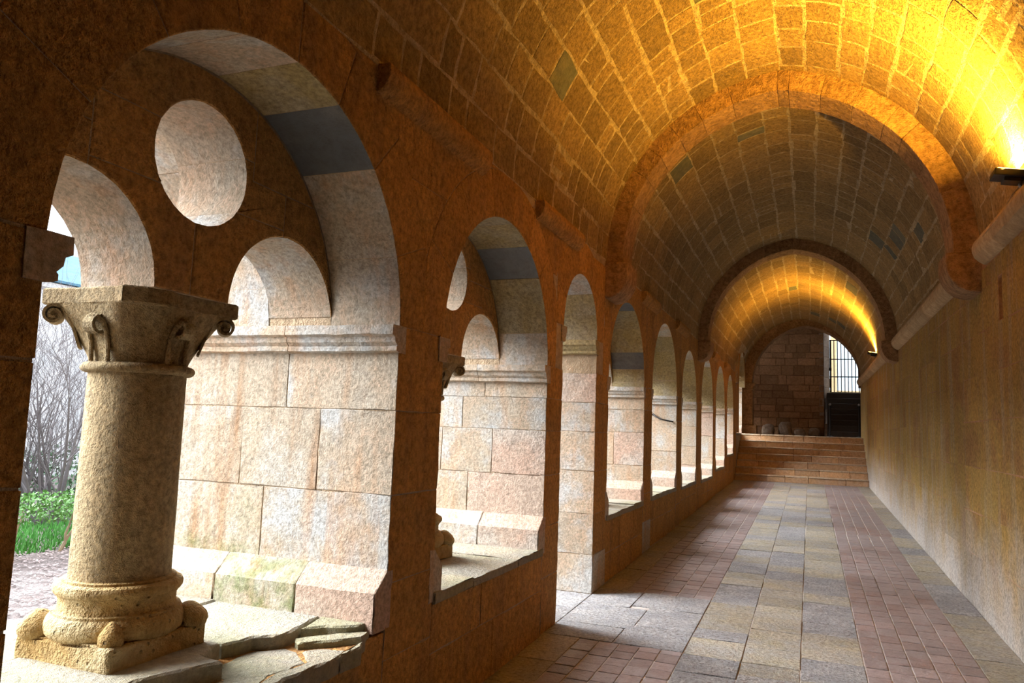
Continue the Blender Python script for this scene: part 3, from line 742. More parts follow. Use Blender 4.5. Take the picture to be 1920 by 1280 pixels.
# ------------------------------------------------------------------ barrel vault
A_SP = math.acos(VE / VR)                                  # angle of each half arc
HALF = VR * A_SP; LEN = 2 * HALF
def vault_pt(s, y, h=0.0, dr=0.0, e=VE, r=VR, xc=XC):
    """s = arc length from the left springing over the crown to the right; h = inward"""
    half = r * math.acos(e / r)
    if s <= half:
        t = PI - s / r; cx = xc + e
    else:
        t = (2 * half - s) / r; cx = xc - e
    rr = r - h
    return (cx + rr * math.cos(t), y, ZS + rr * math.sin(t))
lun_c = ((BAYS[-1][1] + BAYS[-1][2]) / 2, BAYS[-1][4]); lun_r = (BAYS[-1][2] - BAYS[-1][1]) / 2
def in_lunette(s, y, m=0.0):
    z = vault_pt(s, y)[2]
    return s < HALF and math.hypot(y - lun_c[0], z - lun_c[1]) < lun_r + m
def vault_bay(ya, yb, label, fine_from, greys=(), first=()):
    nS = 40; ys = [ya]
    dy = 0.25 if yb > 20 else 0.8
    n = max(1, int((yb - ya) / dy)); ys = [ya + (yb - ya) * i / n for i in range(n + 1)]
    vs = []; fs = []; W_ = nS + 1
    for hh in (0.0, -0.30):
        for y in ys:
            for k in range(W_):
                vs.append(vault_pt(LEN * k / nS, y, hh))
    off = len(ys) * W_
    for i in range(n):
        for k in range(nS):
            if yb > 20 and in_lunette(LEN * (k + 0.5) / nS, (ys[i] + ys[i + 1]) / 2, 0.02): continue
            q = (i * W_ + k, i * W_ + k + 1, (i + 1) * W_ + k + 1, (i + 1) * W_ + k)
            fs.append(q); fs.append(tuple(v + off for v in q[::-1]))
    for i in range(n):
        for k in (0, nS):
            q = (i * W_ + k, (i + 1) * W_ + k, (i + 1) * W_ + k + off, i * W_ + k + off); fs.append(q)
    for i in (0, n):
        for k in range(nS):
            fs.append((i * W_ + k, i * W_ + k + 1, i * W_ + k + 1 + off, i * W_ + k + off))
    c = tag(link('ceiling', fix(mesh('ceiling', vs, fs)), 'vault_mortar'), label, 'vault', kind='structure')
    # courses of blocks
    wd = list(zip(first[:-1], first[1:])); s = first[-1] if first else 0.0
    while LEN - s > 0.34:
        w_ = R0.uniform(0.22, 0.30); wd.append((s, s + w_)); s += w_
    wd.append((s, LEN))
    specs = []
    for (sa, sb) in wd:
        y = ya + R0.uniform(-0.3, 0)
        while y < yb - 0.03:
            l = R0.uniform(0.16, 0.52) if yb < 20 else R0.uniform(0.35, 0.75)
            if y < fine_from: l = R0.uniform(0.5, 0.9)
            for (gs, g0, g1) in greys:
                if sa < gs < sb:
                    if y < g0 - 0.12 < y + l: l = g0 - y
                    elif g0 - 0.12 <= y < g1: l = g1 - y
            p, q = max(y, ya + 0.005), min(yb - 0.005, y + l); y += l
            if q - p < 0.07: continue
            if yb > 20 and sa < 1.2 and (in_lunette(sa, p, 0.1) or in_lunette(sa, q, 0.1) or in_lunette((sa + sb) / 2, (p + q) / 2, 0.1)): continue
            j = lambda: R0.uniform(-0.014, 0.014)
            t = R0.random()
            mt = 'vault_grey' if (t < 0.018 and not first) or any(sa < gs < sb and p < (g0 + g1) / 2 < q for gs, g0, g1 in greys) else 'vault'
            g = R0.uniform(0.007, 0.014)
            specs.append((p, mt, R0.random(), [(p, sa + j()), (q, sa + j()), (q, sb + j()), (p, sb + j())], g))
    VP = lambda u, v, h: vault_pt(min(max(v, 0.0), LEN), u, h)
    near_ = sorted([q for q in specs if q[0] > fine_from], key=lambda q: q[0]); rest = [q for q in specs if q[0] <= fine_from] + near_[300:]
    for (p, mt, t, pl, g) in near_[:300]:
        prism('vault_block', pl, VP, -0.04, 0.0005 + 0.0035 * t, 0.004, mt, c, gap=g, jit=0.005, step=0.09)
    vs = []; fs = []
    for (p, mt, t, pl, g) in rest:
        o = prism('vault_block', pl, VP, -0.04, 0.0005 + 0.0035 * t, 0.004, 'vault', None, gap=g, jit=0.005, step=0.12)
        k0 = len(vs); vs += [tuple(v.co) for v in o.data.vertices]; fs += [tuple(i + k0 for i in f.vertices) for f in o.data.polygons]
        me_ = o.data; bpy.data.objects.remove(o); bpy.data.meshes.remove(me_)
    if fs: tag(link('vault_masonry', mesh('vault_masonry', vs, fs), 'vault', c), kind='stuff')
    return c
vault_bay(Y0, 7.2, 'nearest bay of barrel vault, blocks with pale joints lit orange by a floodlight', 2.6, ((0.9, 4.66, 5.0), (2.2, 5.2, 5.5)), (0, 0.25, 0.51, 0.765, 1.01))
vault_bay(7.2, 13.7, 'middle bay of barrel vault in dim brown light between the two cross ribs', 0, ((1.42, 12.3, 12.8), (3.03, 12.8, 13.2), (3.84, 11.3, 11.8)))
vault_bay(13.7, 23.5, 'farthest bay of barrel vault with a golden band of lamplight', 0)

# transverse ribs with corbels
def rib(name, label, y_mid, th, skew, e, hw, xc, n, corb=True, zs=3.18, out=0.24):
    rt = tag(empty(name), label, 'arch', kind='structure')
    r = hw + e; a_sp = math.acos(e / r); half = r * a_sp
    R_ = r + out
    def P(u, v, h):        # u = arc length, v = radius, h = y
        aa = math.acos(e / v) / half
        if u <= half: t = PI - u * aa; cx = xc + e
        else: t = (2 * half - u) * aa; cx = xc - e
        x = cx + v * math.cos(t)
        return (x, h + skew * (x - xc), zs + v * math.sin(t))
    cut = [2 * half * (k + (R0.uniform(-0.15, 0.15) if 0 < k < n else 0)) / n for k in range(n + 1)]
    cut[n // 2] = half
    for k in range(n):
        u0, u1 = cut[k] + 0.0005, cut[k + 1] - 0.0005
        def F(a, b, c_): return P(u0 + (u1 - u0) * a, r + (R_ - r) * b, y_mid - th / 2 + th * c_)
        block('voussoir', F, 'rib', rt, (4, 2, 3), e=0.004, size=(u1 - u0, out, th), rough=0.003, chip=0.008, seed=R0.random() * 40)
    if corb:
        for sd, xw in ((-1, XL), (1, XR)):
            xin = (xc + sd * hw) - sd * 0.06
            q = [(xw, zs)] + [(xin, zs), (xin, zs - 0.10)]
            d = abs(xw - xin)
            for k in range(1, 9):
                t = k / 8 * PI / 2; q.append((xw - sd * (d * 0.12 + d * 0.88 * math.cos(t) if k < 8 else d * 0.12), zs - 0.10 - 0.24 * math.sin(t)))
            q.append((xw, zs - 0.34))
            if sd > 0: q = q[::-1]
            q = [(x + sd * 0.03 if abs(x - xw) < 1e-6 else x, z) for x, z in q]
            yy = y_mid + skew * (xw - xc)
            prism('corbel', q, lambda u, v, h: (u, h, v), yy + th / 2 + 0.015, yy - th / 2 - 0.015, 0.008, 'rib', rt, gap=0, jit=0.0015, both=True, step=0.06)
    return rt
rib('transverse_arch', 'nearest pointed cross rib of reddish stone, resting on two rounded corbels', 7.28, 0.40, 0.07, 0.19, 1.40, -0.255, 17)
rib('transverse_arch', 'middle pointed cross rib, dark in shade before the golden lamplight', 13.72, 0.40, 0.05, 0.19, 1.40, -0.245, 17)
T3 = rib('transverse_arch', 'end arch framing the dark wall and barred gate above the steps', 23.45, 0.55, 0.0, 0.225, 1.46, -0.09, 17, corb=False, zs=3.08, out=0.30)
for k, (za, zb) in enumerate(((1.6, 2.02), (2.02, 2.48), (2.48, 2.88))):
    bx('pilaster_stone', XL - 0.05, -1.545, 23.18, 23.72, za + 0.003, zb - 0.003, 'rib', T3)
prism('capital', [(XL - 0.05, 2.88), (-1.54, 2.88), (-1.52, 2.91), (-1.535, 2.94), (-1.48, 3.01), (-1.48, 3.08), (XL - 0.05, 3.08)], lambda u, v, h: (u, h, v), 23.76, 23.12, 0.008, 'rib', T3, gap=0, both=True)
bx('pilaster_base', XL - 0.05, -1.44, 23.1, 23.8, 1.6, 1.85, 'rib', T3)
bx('pilaster_stone', 1.37, 1.60, 23.18, 23.72, 1.6, 3.08, 'rib', T3)

# ------------------------------------------------------------------ steps and landing
stairs = tag(empty('steps'), 'flight of seven broad worn stone steps closing the gallery', 'steps', kind='structure')
RISE = (1.60 - fl(YS)) / 7
sp_ = [(YS + 0.02, 0.0)]
for k in range(7): sp_ += [(YS + 0.30 * k + 0.02, fl(YS) + RISE * (k + 1) - 0.02), (YS + 0.30 * (k + 1) + 0.02, fl(YS) + RISE * (k + 1) - 0.02)]
sp_ += [(23.5, 1.58), (23.5, 0.0)]
link('step_core', fix(mesh('step_core', *slab_mesh([sp_], None, XL - 0.02, XR + 0.02))), 'end_joint', stairs)
for k in range(7):
    z0 = fl(YS) + RISE * k; y = YS + 0.30 * k
    n = R0.choice((4, 5, 5, 6))
    cuts = [XL] + [XL + (XR - XL) * (q + 1 + R0.uniform(-0.25, 0.25)) / n for q in range(n - 1)] + [XR]
    for j in range(n):
        bx('step_stone', cuts[j] + 0.003, cuts[j + 1] - 0.003, y + R0.uniform(-0.006, 0.006), y + 0.42, z0 - (0.1 if k == 0 else 0.02), z0 + RISE - 0.034, 'step', stairs, step=0.12, chip=0.03, rough=0.005, e=0.008)
        bx('nosing', cuts[j] + 0.002, cuts[j + 1] - 0.002, y - R0.uniform(0.012, 0.028), y + 0.36, z0 + RISE - 0.036, z0 + RISE - R0.uniform(0, 0.005), 'nosing', stairs, step=0.1, chip=0.03, rough=0.005, e=0.016)
lv, lf = slab_mesh([[(22.75, 1.2), (YE + 0.1, 1.2), (YE + 0.1, 1.585), (22.75, 1.585)]], None, -4.2, 2.0)
tag(link('landing', fix(mesh('landing', lv, lf)), 'end_joint'), 'stone landing at the top of the broad steps', 'floor', kind='structure')

# ------------------------------------------------------------------ end room
# end wall with a splayed doorway
gx0, gx1, gz0, gz1 = 0.62, 1.50, 2.97, 5.0
ev = []; ef = []
def ebox(x0, x1, y0, y1, z0, z1):
    o = len(ev)
    for z in (z0, z1):
        for (x, y) in ((x0, y0), (x1, y0), (x1, y1), (x0, y1)): ev.append((x, y, z))
    ef.extend([(o, o + 3, o + 2, o + 1), (o + 4, o + 5, o + 6, o + 7)] + [(o + i, o + (i + 1) % 4, o + 4 + (i + 1) % 4, o + 4 + i) for i in range(4)])
ebox(-4.2, 0.44, YE + 0.012, YE + 0.7, 1.2, 5.6); ebox(1.62, 2.2, YE + 0.012, YE + 0.7, 1.2, 5.6); ebox(0.40, 1.7, YE + 0.012, YE + 0.7, 5.0, 5.6); ebox(0.40, 1.7, YE + 0.3, YE + 0.7, 1.2, gz0)
wall_end = tag(link('wall_end', fix(mesh('wall_end', ev, ef)), 'end_joint'), 'dark rubble end wall beyond the last arch', 'wall', kind='structure')
WE = lambda u, v, h: (u, h, v)
z = 1.58
while z < 5.2:
    hgt = R0.uniform(0.17, 0.34); x = -2.6 + R0.uniform(-0.3, 0)
    while x < 0.43:
        l = R0.uniform(0.25, 0.7); x1 = min(0.435, x + l)
        if 0.435 - x1 < 0.12: x1 = 0.435
        prism('stone', [(x, z), (x1, z), (x1, z + hgt), (x, z + hgt)], WE, YE + 0.2, YE + R0.uniform(-0.012, 0.0), 0.01, 'end', wall_end, gap=0.006, jit=0.006, step=0.12)
        x = x1
    z += hgt
# splayed reveal of the gate
z = 2.0
while z < 5.0:
    h_ = R0.uniform(0.22, 0.4); z1 = min(5.0, z + h_)
    prism('reveal_stone', [(0.43, YE), (gx0, YE + 0.6), (gx0, YE + 0.7), (0.30, YE + 0.7), (0.30, YE)], lambda u, v, h, : (u, v, h), z + 0.002, z1, 0.008, 'rubble', wall_end, gap=0, jit=0.004, both=True, step=0.12); z = z1
rv = []; rf = []
def room_box(x0, x1, y0, y1, z0, z1):
    o = len(rv)
    for z in (z0, z1):
        for (x, y) in ((x0, y0), (x1, y0), (x1, y1), (x0, y1)): rv.append((x, y, z))
    rf.extend([(o, o + 3, o + 2, o + 1), (o + 4, o + 5, o + 6, o + 7)] + [(o + i, o + (i + 1) % 4, o + 4 + (i + 1) % 4, o + 4 + i) for i in range(4)])
room_box(-4.4, 2.3, 23.72, 26.8, 5.5, 5.8)
tag(link('ceiling', fix(mesh('ceiling_end', rv, rf)), 'end_joint'), 'dark flat ceiling over the end room behind the last arch', 'ceiling', kind='structure')
rv = []; rf = []
room_box(1.75, 2.2, 23.5, 26.1, 1.2, 5.6); room_box(1.3, 2.2, 23.3, 23.7, 3.0, 5.6); room_box(1.62, 2.2, 23.2, 23.7, 1.2, 5.6)
tag(link('wall_end_right', fix(mesh('wall_end_right', rv, rf)), 'end_joint'), 'side wall of the end room beside the dark stair', 'wall', kind='structure')
rv = []; rf = []
room_box(-4.5, -4.1, 23.4, 26.7, 2.9, 5.6); room_box(-4.5, -4.1, 23.4, 24.2, 1.2, 2.9); room_box(-4.5, -4.1, 25.2, 26.7, 1.2, 2.9)
room_box(-4.5, XL - 0.28, 23.3, 23.7, 1.2, 5.6); room_box(-2.2, 1.9, 23.55, 23.75, 5.02, 5.6)
tag(link('wall_end_left', fix(mesh('wall_end_left', rv, rf)), 'end_joint'), 'side wall of the end room with a doorway, hidden behind the pilaster', 'wall', kind='structure')
rv = []; rf = []
room_box(-3.2, 2.0, Y0 - 0.4, Y0, -0.3, 5.3)
tag(link('wall_back', fix(mesh('wall_back', rv, rf)), 'inner_lamplit'), 'plain wall closing the gallery behind the viewpoint', 'wall', kind='structure')

# dark stair to the gate
dst = tag(empty('stair'), 'dark narrow stair climbing to the barred gate', 'stair', kind='structure')
for k in range(8):
    zt = 1.585 + (gz0 - 1.585) * (k + 1) / 8
    bx('tread', 0.52, 1.74, 24.35 + 0.22 * k, 24.35 + 0.22 * (k + 1) + 0.03, 1.585, zt, 'shaded_stair', dst, div=(3, 1, 2), e=0.01, rough=0.002, chip=0.0)
prism('threshold', [(0.60, 26.05), (1.56, 26.05), (1.56, 26.66), (0.62, 26.66)], lambda u, v, h: (u, v, h), gz0 - 0.1, gz0 + 0.03, 0.01, 'ochre', dst, gap=0)

# iron gate
gate = tag(empty('iron_gate', (1.06, 26.62, gz0)), 'barred iron gate against bright daylight above the dark stair', 'gate')
gate.matrix_world = Matrix.Translation((0, 0, 0))
for k in range(9):
    x = gx0 + 0.03 + k * 0.105
    link('bar', mesh('bar', *tube([(x, 26.62, gz0 + 0.04), (x, 26.62, 4.74)], 0.016 if k else 0.03)), 'iron', gate)
for z in (gz0 + 0.05, 3.53, 4.10, 4.72):
    link('rail', mesh('rail', *tube([(gx0, 26.62, z), (1.52, 26.62, z)], 0.02)), 'iron', gate)
bx('lock', gx0 - 0.02, gx0 + 0.06, 26.55, 26.62, 3.72, 3.82, 'iron', gate, div=(1, 1, 1), rough=0)

# barrier before the stair
def post(x, y, lab):
    t = tag(empty('barrier_post', (x, y, 1.585)), lab, 'post', 'posts of the chain barrier')
    link('pole', mesh('pole', *tube([(0, 0, 0.03), (0, 0, 0.92)], 0.02, 8)), 'iron', t)
    link('foot', mesh('foot', *lathe([(0.11, 0.0), (0.11, 0.02), (0.05, 0.035), (0.02, 0.045)], (0, 0), 20)), 'iron', t)
    link('knob', mesh('knob', *lathe([(0.005, 0.915), (0.03, 0.93), (0.035, 0.955), (0.02, 0.98), (0.004, 0.985)], (0, 0), 12)), 'steel', t)
post(0.56, 24.1, 'dark barrier post at the open side of the dark stair'); post(1.33, 24.0, 'dark barrier post beside the plain wall at the stair')
pts = []
for k in range(25):
    t = k / 24; pts.append((0.56 + 0.77 * t, 24.08 - 0.08 * t, 2.49 - 0.17 * math.sin(PI * t)))
tag(link('barrier_chain', mesh('barrier_chain', *tube(pts, 0.006, 5)), 'iron'), 'thin chain slung across the foot of the dark stair', 'chain')

# pale carved fragments on the landing
for k, (x, y, s, lab) in enumerate(((-1.22, 25.55, (0.20, 0.16, 0.20), 'pale stone fragment nearest the pilaster on the landing'),
                                    (-0.72, 25.6, (0.21, 0.17, 0.24), 'tallest pale stone fragment lying before the end wall'),
                                    (-0.28, 25.5, (0.17, 0.14, 0.13), 'small rounded pale stone fragment in the middle of the row'),
                                    (0.14, 25.6, (0.17, 0.15, 0.15), 'dim rounded stone fragment farthest from the pilaster'))):
    vs, fs = [], []
    bm = bmesh.new(); bmesh.ops.create_icosphere(bm, subdivisions=3, radius=1.0)
    for v in bm.verts:
        p = v.co.copy(); q = Vector([math.copysign(abs(c_) ** 0.7, c_) for c_ in p]) + noise.noise_vector(p * 1.6 + Vector((k * 5, 0, 0))) * 0.22
        v.co = Vector((q.x * s[0], q.y * s[1], q.z * s[2]))
    mz = min(v.co.z for v in bm.verts)
    for v in bm.verts: v.co.z = max(v.co.z, mz * 0.7)
    me = bpy.data.meshes.new('stone_fragment'); bm.to_mesh(me); bm.free()
    o = link('stone_fragment', me, 'rubble'); o.location = (x, y, 1.585 - mz * 0.7); tag(o, lab, 'stone', 'stone fragments on the landing')

# ------------------------------------------------------------------ columns
def column(name, cy, zb, zs, label, fine=True):
    cx = -2.45
    t = tag(empty(name, (cx, cy, zb)), label, 'column', 'columns standing in the arched openings', kind='thing')
    z0 = 0.0; H = zs - zb                                    # local, base at ledge
    H0 = 1.35; k_ = H / H0
    # plinth
    block('plinth', lambda a, b, c: (-0.228 + 0.456 * a, -0.228 + 0.456 * b, -0.01 + 0.10 * c), 'column_base', t, (6, 6, 3), e=0.012, size=(0.49, 0.49, 0.1), rough=0.009, chip=0.05, seed=4.0)
    bp = [(0.20, 0.07), (0.226, 0.084), (0.238, 0.10), (0.242, 0.12), (0.240, 0.14), (0.232, 0.156), (0.222, 0.164), (0.222, 0.172), (0.207, 0.174), (0.203, 0.19), (0.203, 0.215),
          (0.209, 0.226), (0.209, 0.232), (0.217, 0.234), (0.224, 0.244), (0.225, 0.256), (0.219, 0.268), (0.207, 0.274), (0.196, 0.275), (0.196, 0.283), (0.15, 0.29)]
    b_ = link('base_moulding', fix(mesh('base_moulding', *lathe(bp, (0, 0), 64, 0.0014))), 'column_base', t, True)
    for (sx, sy, s) in ((1, -1, 0.78), (-1, -1, 1.0), (1, 1, 1.0), (-1, 1, 1.0)):
        bm = bmesh.new(); bmesh.ops.create_uvsphere(bm, u_segments=16, v_segments=12, radius=1)
        for v in bm.verts:
            p = v.co.copy()
            tip = 1 + 0.35 * max(0, p.z) ** 3
            v.co = Vector((p.x * (0.055 if sx * sy < 0 and sx > 0 else 0.072) * s, p.y * (0.055 if sx * sy < 0 and sx > 0 else 0.072) * s, p.z * (0.062 if sx * sy < 0 and sx > 0 else 0.05) * tip * s)) + noise.noise_vector(p * 2 + Vector((sx, sy, 0))) * 0.004
        me = bpy.data.meshes.new('corner_claw'); bm.to_mesh(me); bm.free()
        o = link('corner_claw', me, 'column_base', b_, True); o.location = (sx * 0.178, sy * 0.178, 0.105)
    zt = H - 0.30
    sp = [(0.15, 0.28)] + [(0.178 - 0.004 * (q / 14), 0.285 + (zt - 0.285) * q / 14) for q in range(15)] + [(0.15, zt + 0.01)]
    sh = link('shaft', fix(mesh('shaft', *lathe(sp, (0, 0), 64, 0.0022))), 'column', t, True)
    ap = [(0.16, zt - 0.006)] + [(0.182 + 0.022 * math.cos(a), zt + 0.013 + 0.019 * math.sin(a)) for a in [(-80 + 20 * q) * PI / 180 for q in range(9)]] + [(0.16, zt + 0.034)]
    link('astragal', fix(mesh('astragal', *lathe(ap, (0, 0), 64, 0.001))), 'column', t, True)
    # capital: round bell swelling into a square abacus
    seg = 64; vs = []; fs = []
    rows = 14; z1, z2 = zt + 0.028, H - 0.055
    for q in range(rows + 1):
        f_ = q / rows; zq = z1 + (z2 - z1) * f_
        rad = 0.173 + 0.062 * f_ ** 1.35; ex = 2.0 + 9.0 * f_ ** 0.85
        for k in range(seg):
            a = 2 * PI * k / seg; ca, sa = math.cos(a), math.sin(a)
            n_ = (abs(ca) ** ex + abs(sa) ** ex) ** (-1 / ex)
            conc = 1 - 0.05 * f_ * math.cos(2 * a) ** 2
            rr = rad * (1 + (n_ - 1) * f_ ** 0.8) * conc
            brk = max(0.0, 1 - abs(((a - 7 * PI / 4 + PI) % (2 * PI)) - PI) / 0.33) * min(1.0, f_ * 1.6)   # one corner broken away
            rr *= 1 - 0.17 * brk + 0.03 * brk * noise.noise(Vector((ca * 9, sa * 9, zq * 25)))
            vs.append((rr * ca, rr * sa, zq))
    for q in range(rows):
        for k in range(seg):
            k2 = (k + 1) % seg; fs.append((q * seg + k, q * seg + k2, (q + 1) * seg + k2, (q + 1) * seg + k))
    fs.append(tuple(range(seg - 1, -1, -1))); fs.append(tuple(rows * seg + k for k in range(seg)))
    cap = link('capital', fix(mesh('capital', vs, fs)), 'column', t, True)
    ha = 0.247
    out = [(-ha, -ha), (-0.1, -ha + 0.02), (0.1, -ha + 0.02), (ha - 0.09, -ha), (ha - 0.03, -ha + 0.06), (ha, -ha + 0.14), (ha - 0.02, -0.05), (ha - 0.02, 0.1), (ha, ha), (0.1, ha - 0.02), (-0.1, ha - 0.02), (-ha, ha), (-ha + 0.02, 0.1), (-ha + 0.02, -0.1)]
    prism('abacus', out, lambda u, v, h: (u, v, h), H - 0.06, H + 0.004, 0.006, 'column', cap, gap=0, jit=0.001, both=True, step=0.06)
    # corner volutes: spiral ribbons, one corner broken off
    def ribbon(path, wdt, thick, M4, nm_, par):
        vs = []; fs = []
        n = len(path)
        for i, (u, v) in enumerate(path):
            a = path[max(0, i - 1)]; b = path[min(n - 1, i + 1)]
            tx, ty = b[0] - a[0], b[1] - a[1]; l = math.hypot(tx, ty) or 1; nx_, ny_ = -ty / l, tx / l
            for sgn in (-1, 1):
                for ww in (-wdt / 2, wdt / 2):
                    vs.append(M4 @ Vector((u + nx_ * thick / 2 * sgn, ww, v + ny_ * thick / 2 * sgn)))
        for i in range(n - 1):
            o = i * 4
            for (p, q) in ((0, 1), (1, 3), (3, 2), (2, 0)): fs.append((o + p, o + q, o + 4 + q, o + 4 + p))
        fs.append((0, 1, 3, 2)); fs.append(tuple((n - 1) * 4 + q for q in (2, 3, 1, 0)))
        return link(nm_, fix(mesh(nm_, vs, fs)), 'column', par)
    def spiral(r0, turns, n=34): return [(r0 * (1 - 0.78 * q / n) * math.cos(PI / 2 - turns * 2 * PI * q / n), r0 * (1 - 0.78 * q / n) * math.sin(PI / 2 - turns * 2 * PI * q / n)) for q in range(n + 1)]
    for (sx, sy) in ((-1, -1), (1, 1), (-1, 1)):
        ang = math.atan2(sy, sx)
        M4 = Matrix.Translation((sx * 0.214, sy * 0.214, H - 0.098)) @ Matrix.Rotation(ang, 4, 'Z')
        stem_ = [(-0.095, -0.12), (-0.075, -0.06), (-0.05, 0.005), (-0.025, 0.03)]
        ribbon(stem_ + spiral(0.036, 1.6), 0.085, 0.010, M4, 'volute', cap)
        e_ = link('volute_eye', fix(mesh('volute_eye', *tube([M4 @ Vector((-0.004, -0.034, 0)), M4 @ Vector((-0.004, 0.034, 0))], 0.026, 14))), 'column', cap, False)
    for ang in (0, PI / 2, PI, -PI / 2):                   # curled leaf in the middle of each face
        M4 = Matrix.Rotation(ang, 4, 'Z')
        path = [M4 @ Vector((0.183, -0.042, z1 + 0.004)), M4 @ Vector((0.187, -0.042, z1 + 0.06)), M4 @ Vector((0.198, -0.044, z1 + 0.11)), M4 @ Vector((0.214, -0.04, z1 + 0.145)), M4 @ Vector((0.226, -0.022, z1 + 0.165)), M4 @ Vector((0.230, 0, z1 + 0.17)),
                M4 @ Vector((0.226, 0.022, z1 + 0.165)), M4 @ Vector((0.214, 0.04, z1 + 0.145)), M4 @ Vector((0.198, 0.044, z1 + 0.11)), M4 @ Vector((0.187, 0.042, z1 + 0.06)), M4 @ Vector((0.183, 0.042, z1 + 0.004))]
        link('leaf_rim', fix(mesh('leaf_rim', *tube(path, 0.009, 8))), 'column', cap, True)
        ribbon([(0.185, z1 + 0.16), (0.215, z1 + 0.17)] + [(0.212 + 0.03 * math.sin(q * 0.5), z1 + 0.138 + 0.03 * math.cos(q * 0.5)) for q in range(0, 11)], 0.05, 0.012, M4, 'leaf_curl', cap)
    return t
column('column', 2.23, 0.70, 2.05, 'stout round column with volute capital standing in the nearest opening')
column('column', 4.465, 0.72, 2.05, 'round column half hidden behind the second pier, in the second opening')
column('column', 8.04, 0.775, 2.10, 'round column in the opening just past the doorway')

# bent iron hook on a jamb
hk = [(-2.18, 11.26, 1.83), (-2.15, 11.22, 1.84), (-2.10, 11.19, 1.80), (-2.02, 11.17, 1.765), (-1.92, 11.18, 1.745), (-1.86, 11.26, 1.735)]
tag(link('iron_hook', mesh('iron_hook', *tube(hk, 0.011, 6)), 'iron'), 'bent dark iron hook on the pale jamb of the fourth opening', 'hook')

# ------------------------------------------------------------------ floodlights
def floodlight(y, label, watt):
    t = tag(empty('floodlight', (XR, y, 3.26)), label, 'lamp', 'floodlights on the cornice')
    tilt = Matrix.Rotation(math.radians(10), 4, 'Y')
    hb = block('housing', lambda a, b, c: tilt @ Vector((-0.205 + 0.20 * a, -0.08 + 0.16 * b, 0.07 + 0.05 * c)), 'black', t, (2, 2, 1), e=0.008, size=(0.25, 0.18, 0.055), rough=0, chip=0)
    block('cooling_fins', lambda a, b, c: tilt @ Vector((-0.14 + 0.10 * a, -0.055 + 0.11 * b, 0.045 + 0.03 * c)), 'black', t, (1, 1, 1), e=0.004, size=(0.12, 0.12, 0.03), rough=0, chip=0)
    block('glass', lambda a, b, c: tilt @ Vector((-0.19 + 0.17 * a, -0.068 + 0.136 * b, 0.118 + 0.005 * c)), 'glow', t, (1, 1, 1), e=0.001, size=(0.21, 0.15, 0.01), rough=0, chip=0)
    link('bracket', mesh('bracket', *tube([(0.0, 0.0, 0.0), (-0.03, 0, 0.04), (-0.03, 0, 0.10), (-0.05, 0, 0.11)], 0.011, 6)), 'steel', t)
    link('cable', mesh('cable', *tube([(-0.05, 0.03, 0.10), (-0.01, 0.05, 0.06), (-0.06, 0.07, 0.0), (-0.10, 0.30, -0.10), (-0.10, 0.8, -0.1)], 0.005, 5)), 'cornice', t)
    ld = bpy.data.lights.new('floodlight_beam', 'AREA'); ld.shape = 'RECTANGLE'; ld.size = 0.17; ld.size_y = 0.13
    ld.energy = watt; ld.color = LAMP_COL; ld.spread = math.radians(150)
    lo = bpy.data.objects.new('floodlight_beam', ld); COL.objects.link(lo); lo.parent = t
    v = tilt @ Vector((-0.105, 0, 0.135)); lo.location = v
    d = Vector((-0.28, 0.0, 1.0)); lo.rotation_euler = d.to_track_quat('-Z', 'Y').to_euler()
floodlight(5.75, 'black floodlight on the cornice of the nearest bay, glaring up at the vault', LAMP_W)
floodlight(17.6, 'small distant black floodlight on the cornice of the farthest bay', LAMP_W * 0.8)

# ------------------------------------------------------------------ garden
gv, gf = slab_mesh([[(-8, -0.5), (34, -0.5), (34, -0.02), (-8, -0.02)]], None, XO - 0.05, -24)
tag(link('ground', fix(mesh('ground', gv, gf)), 'gravel'), 'pinkish gravel ground of the cloister garden', 'ground', kind='structure')
# leaf litter and chips
rr = random.Random(5); vs = []; fs = []
for k in range(9000):
    x = rr.uniform(-8.3, -4.2); y = rr.uniform(2.6, 7.2); s = rr.uniform(0.008, 0.026); a = rr.uniform(0, PI); t = rr.uniform(-0.5, 0.5)
    o = len(vs)
    for (u, v) in ((-1, 0), (0, -0.6), (1, 0), (0, 0.6)):
        vs.append((x + s * (u * math.cos(a) - v * math.sin(a)), y + s * (u * math.sin(a) + v * math.cos(a)), -0.012 + s * 0.5 + s * t * u * 0.8))
    fs.append((o, o + 1, o + 2, o + 3))
tag(link('leaf_litter', mesh('leaf_litter', vs, fs), 'litter'), 'fallen leaves and chips strewn over the garden gravel', 'leaf litter', kind='stuff')
vs = []; fs = []
for k in range(9000):
    x = rr.uniform(-10.2, -8.1); y = rr.uniform(3.5, 10.5); h = rr.uniform(0.04, 0.12); a = rr.uniform(0, PI); o = len(vs); w_ = rr.uniform(0.006, 0.014)
    vs += [(x - w_ * math.cos(a), y - w_ * math.sin(a), -0.02), (x + w_ * math.cos(a), y + w_ * math.sin(a), -0.02), (x + rr.uniform(-0.05, 0.05), y + rr.uniform(-0.05, 0.05), h)]
    fs.append((o, o + 1, o + 2))
tag(link('grass', mesh('grass', vs, fs), 'grass'), 'bright green grass growing under the hedge', 'grass', kind='stuff')
def leaf_cloud(n, box, size, seed, shell=None):
    r_ = random.Random(seed); vs = []; fs = []
    for k in range(n):
        p = Vector([r_.uniform(*b) for b in box])
        if shell and not shell(p, r_): continue
        nrm = Vector((r_.uniform(-1, 1), r_.uniform(-1, 1), r_.uniform(-0.4, 1.2))).normalized()
        a = nrm.orthogonal().normalized(); a.rotate(Matrix.Rotation(r_.uniform(0, 6.28), 3, nrm)); b = nrm.cross(a); s = r_.uniform(*size); o = len(vs)
        vs += [p - a * s, p - b * s * 0.55, p + a * s, p + b * s * 0.55]
        fs.append((o, o + 1, o + 2, o + 3))
    return vs, fs
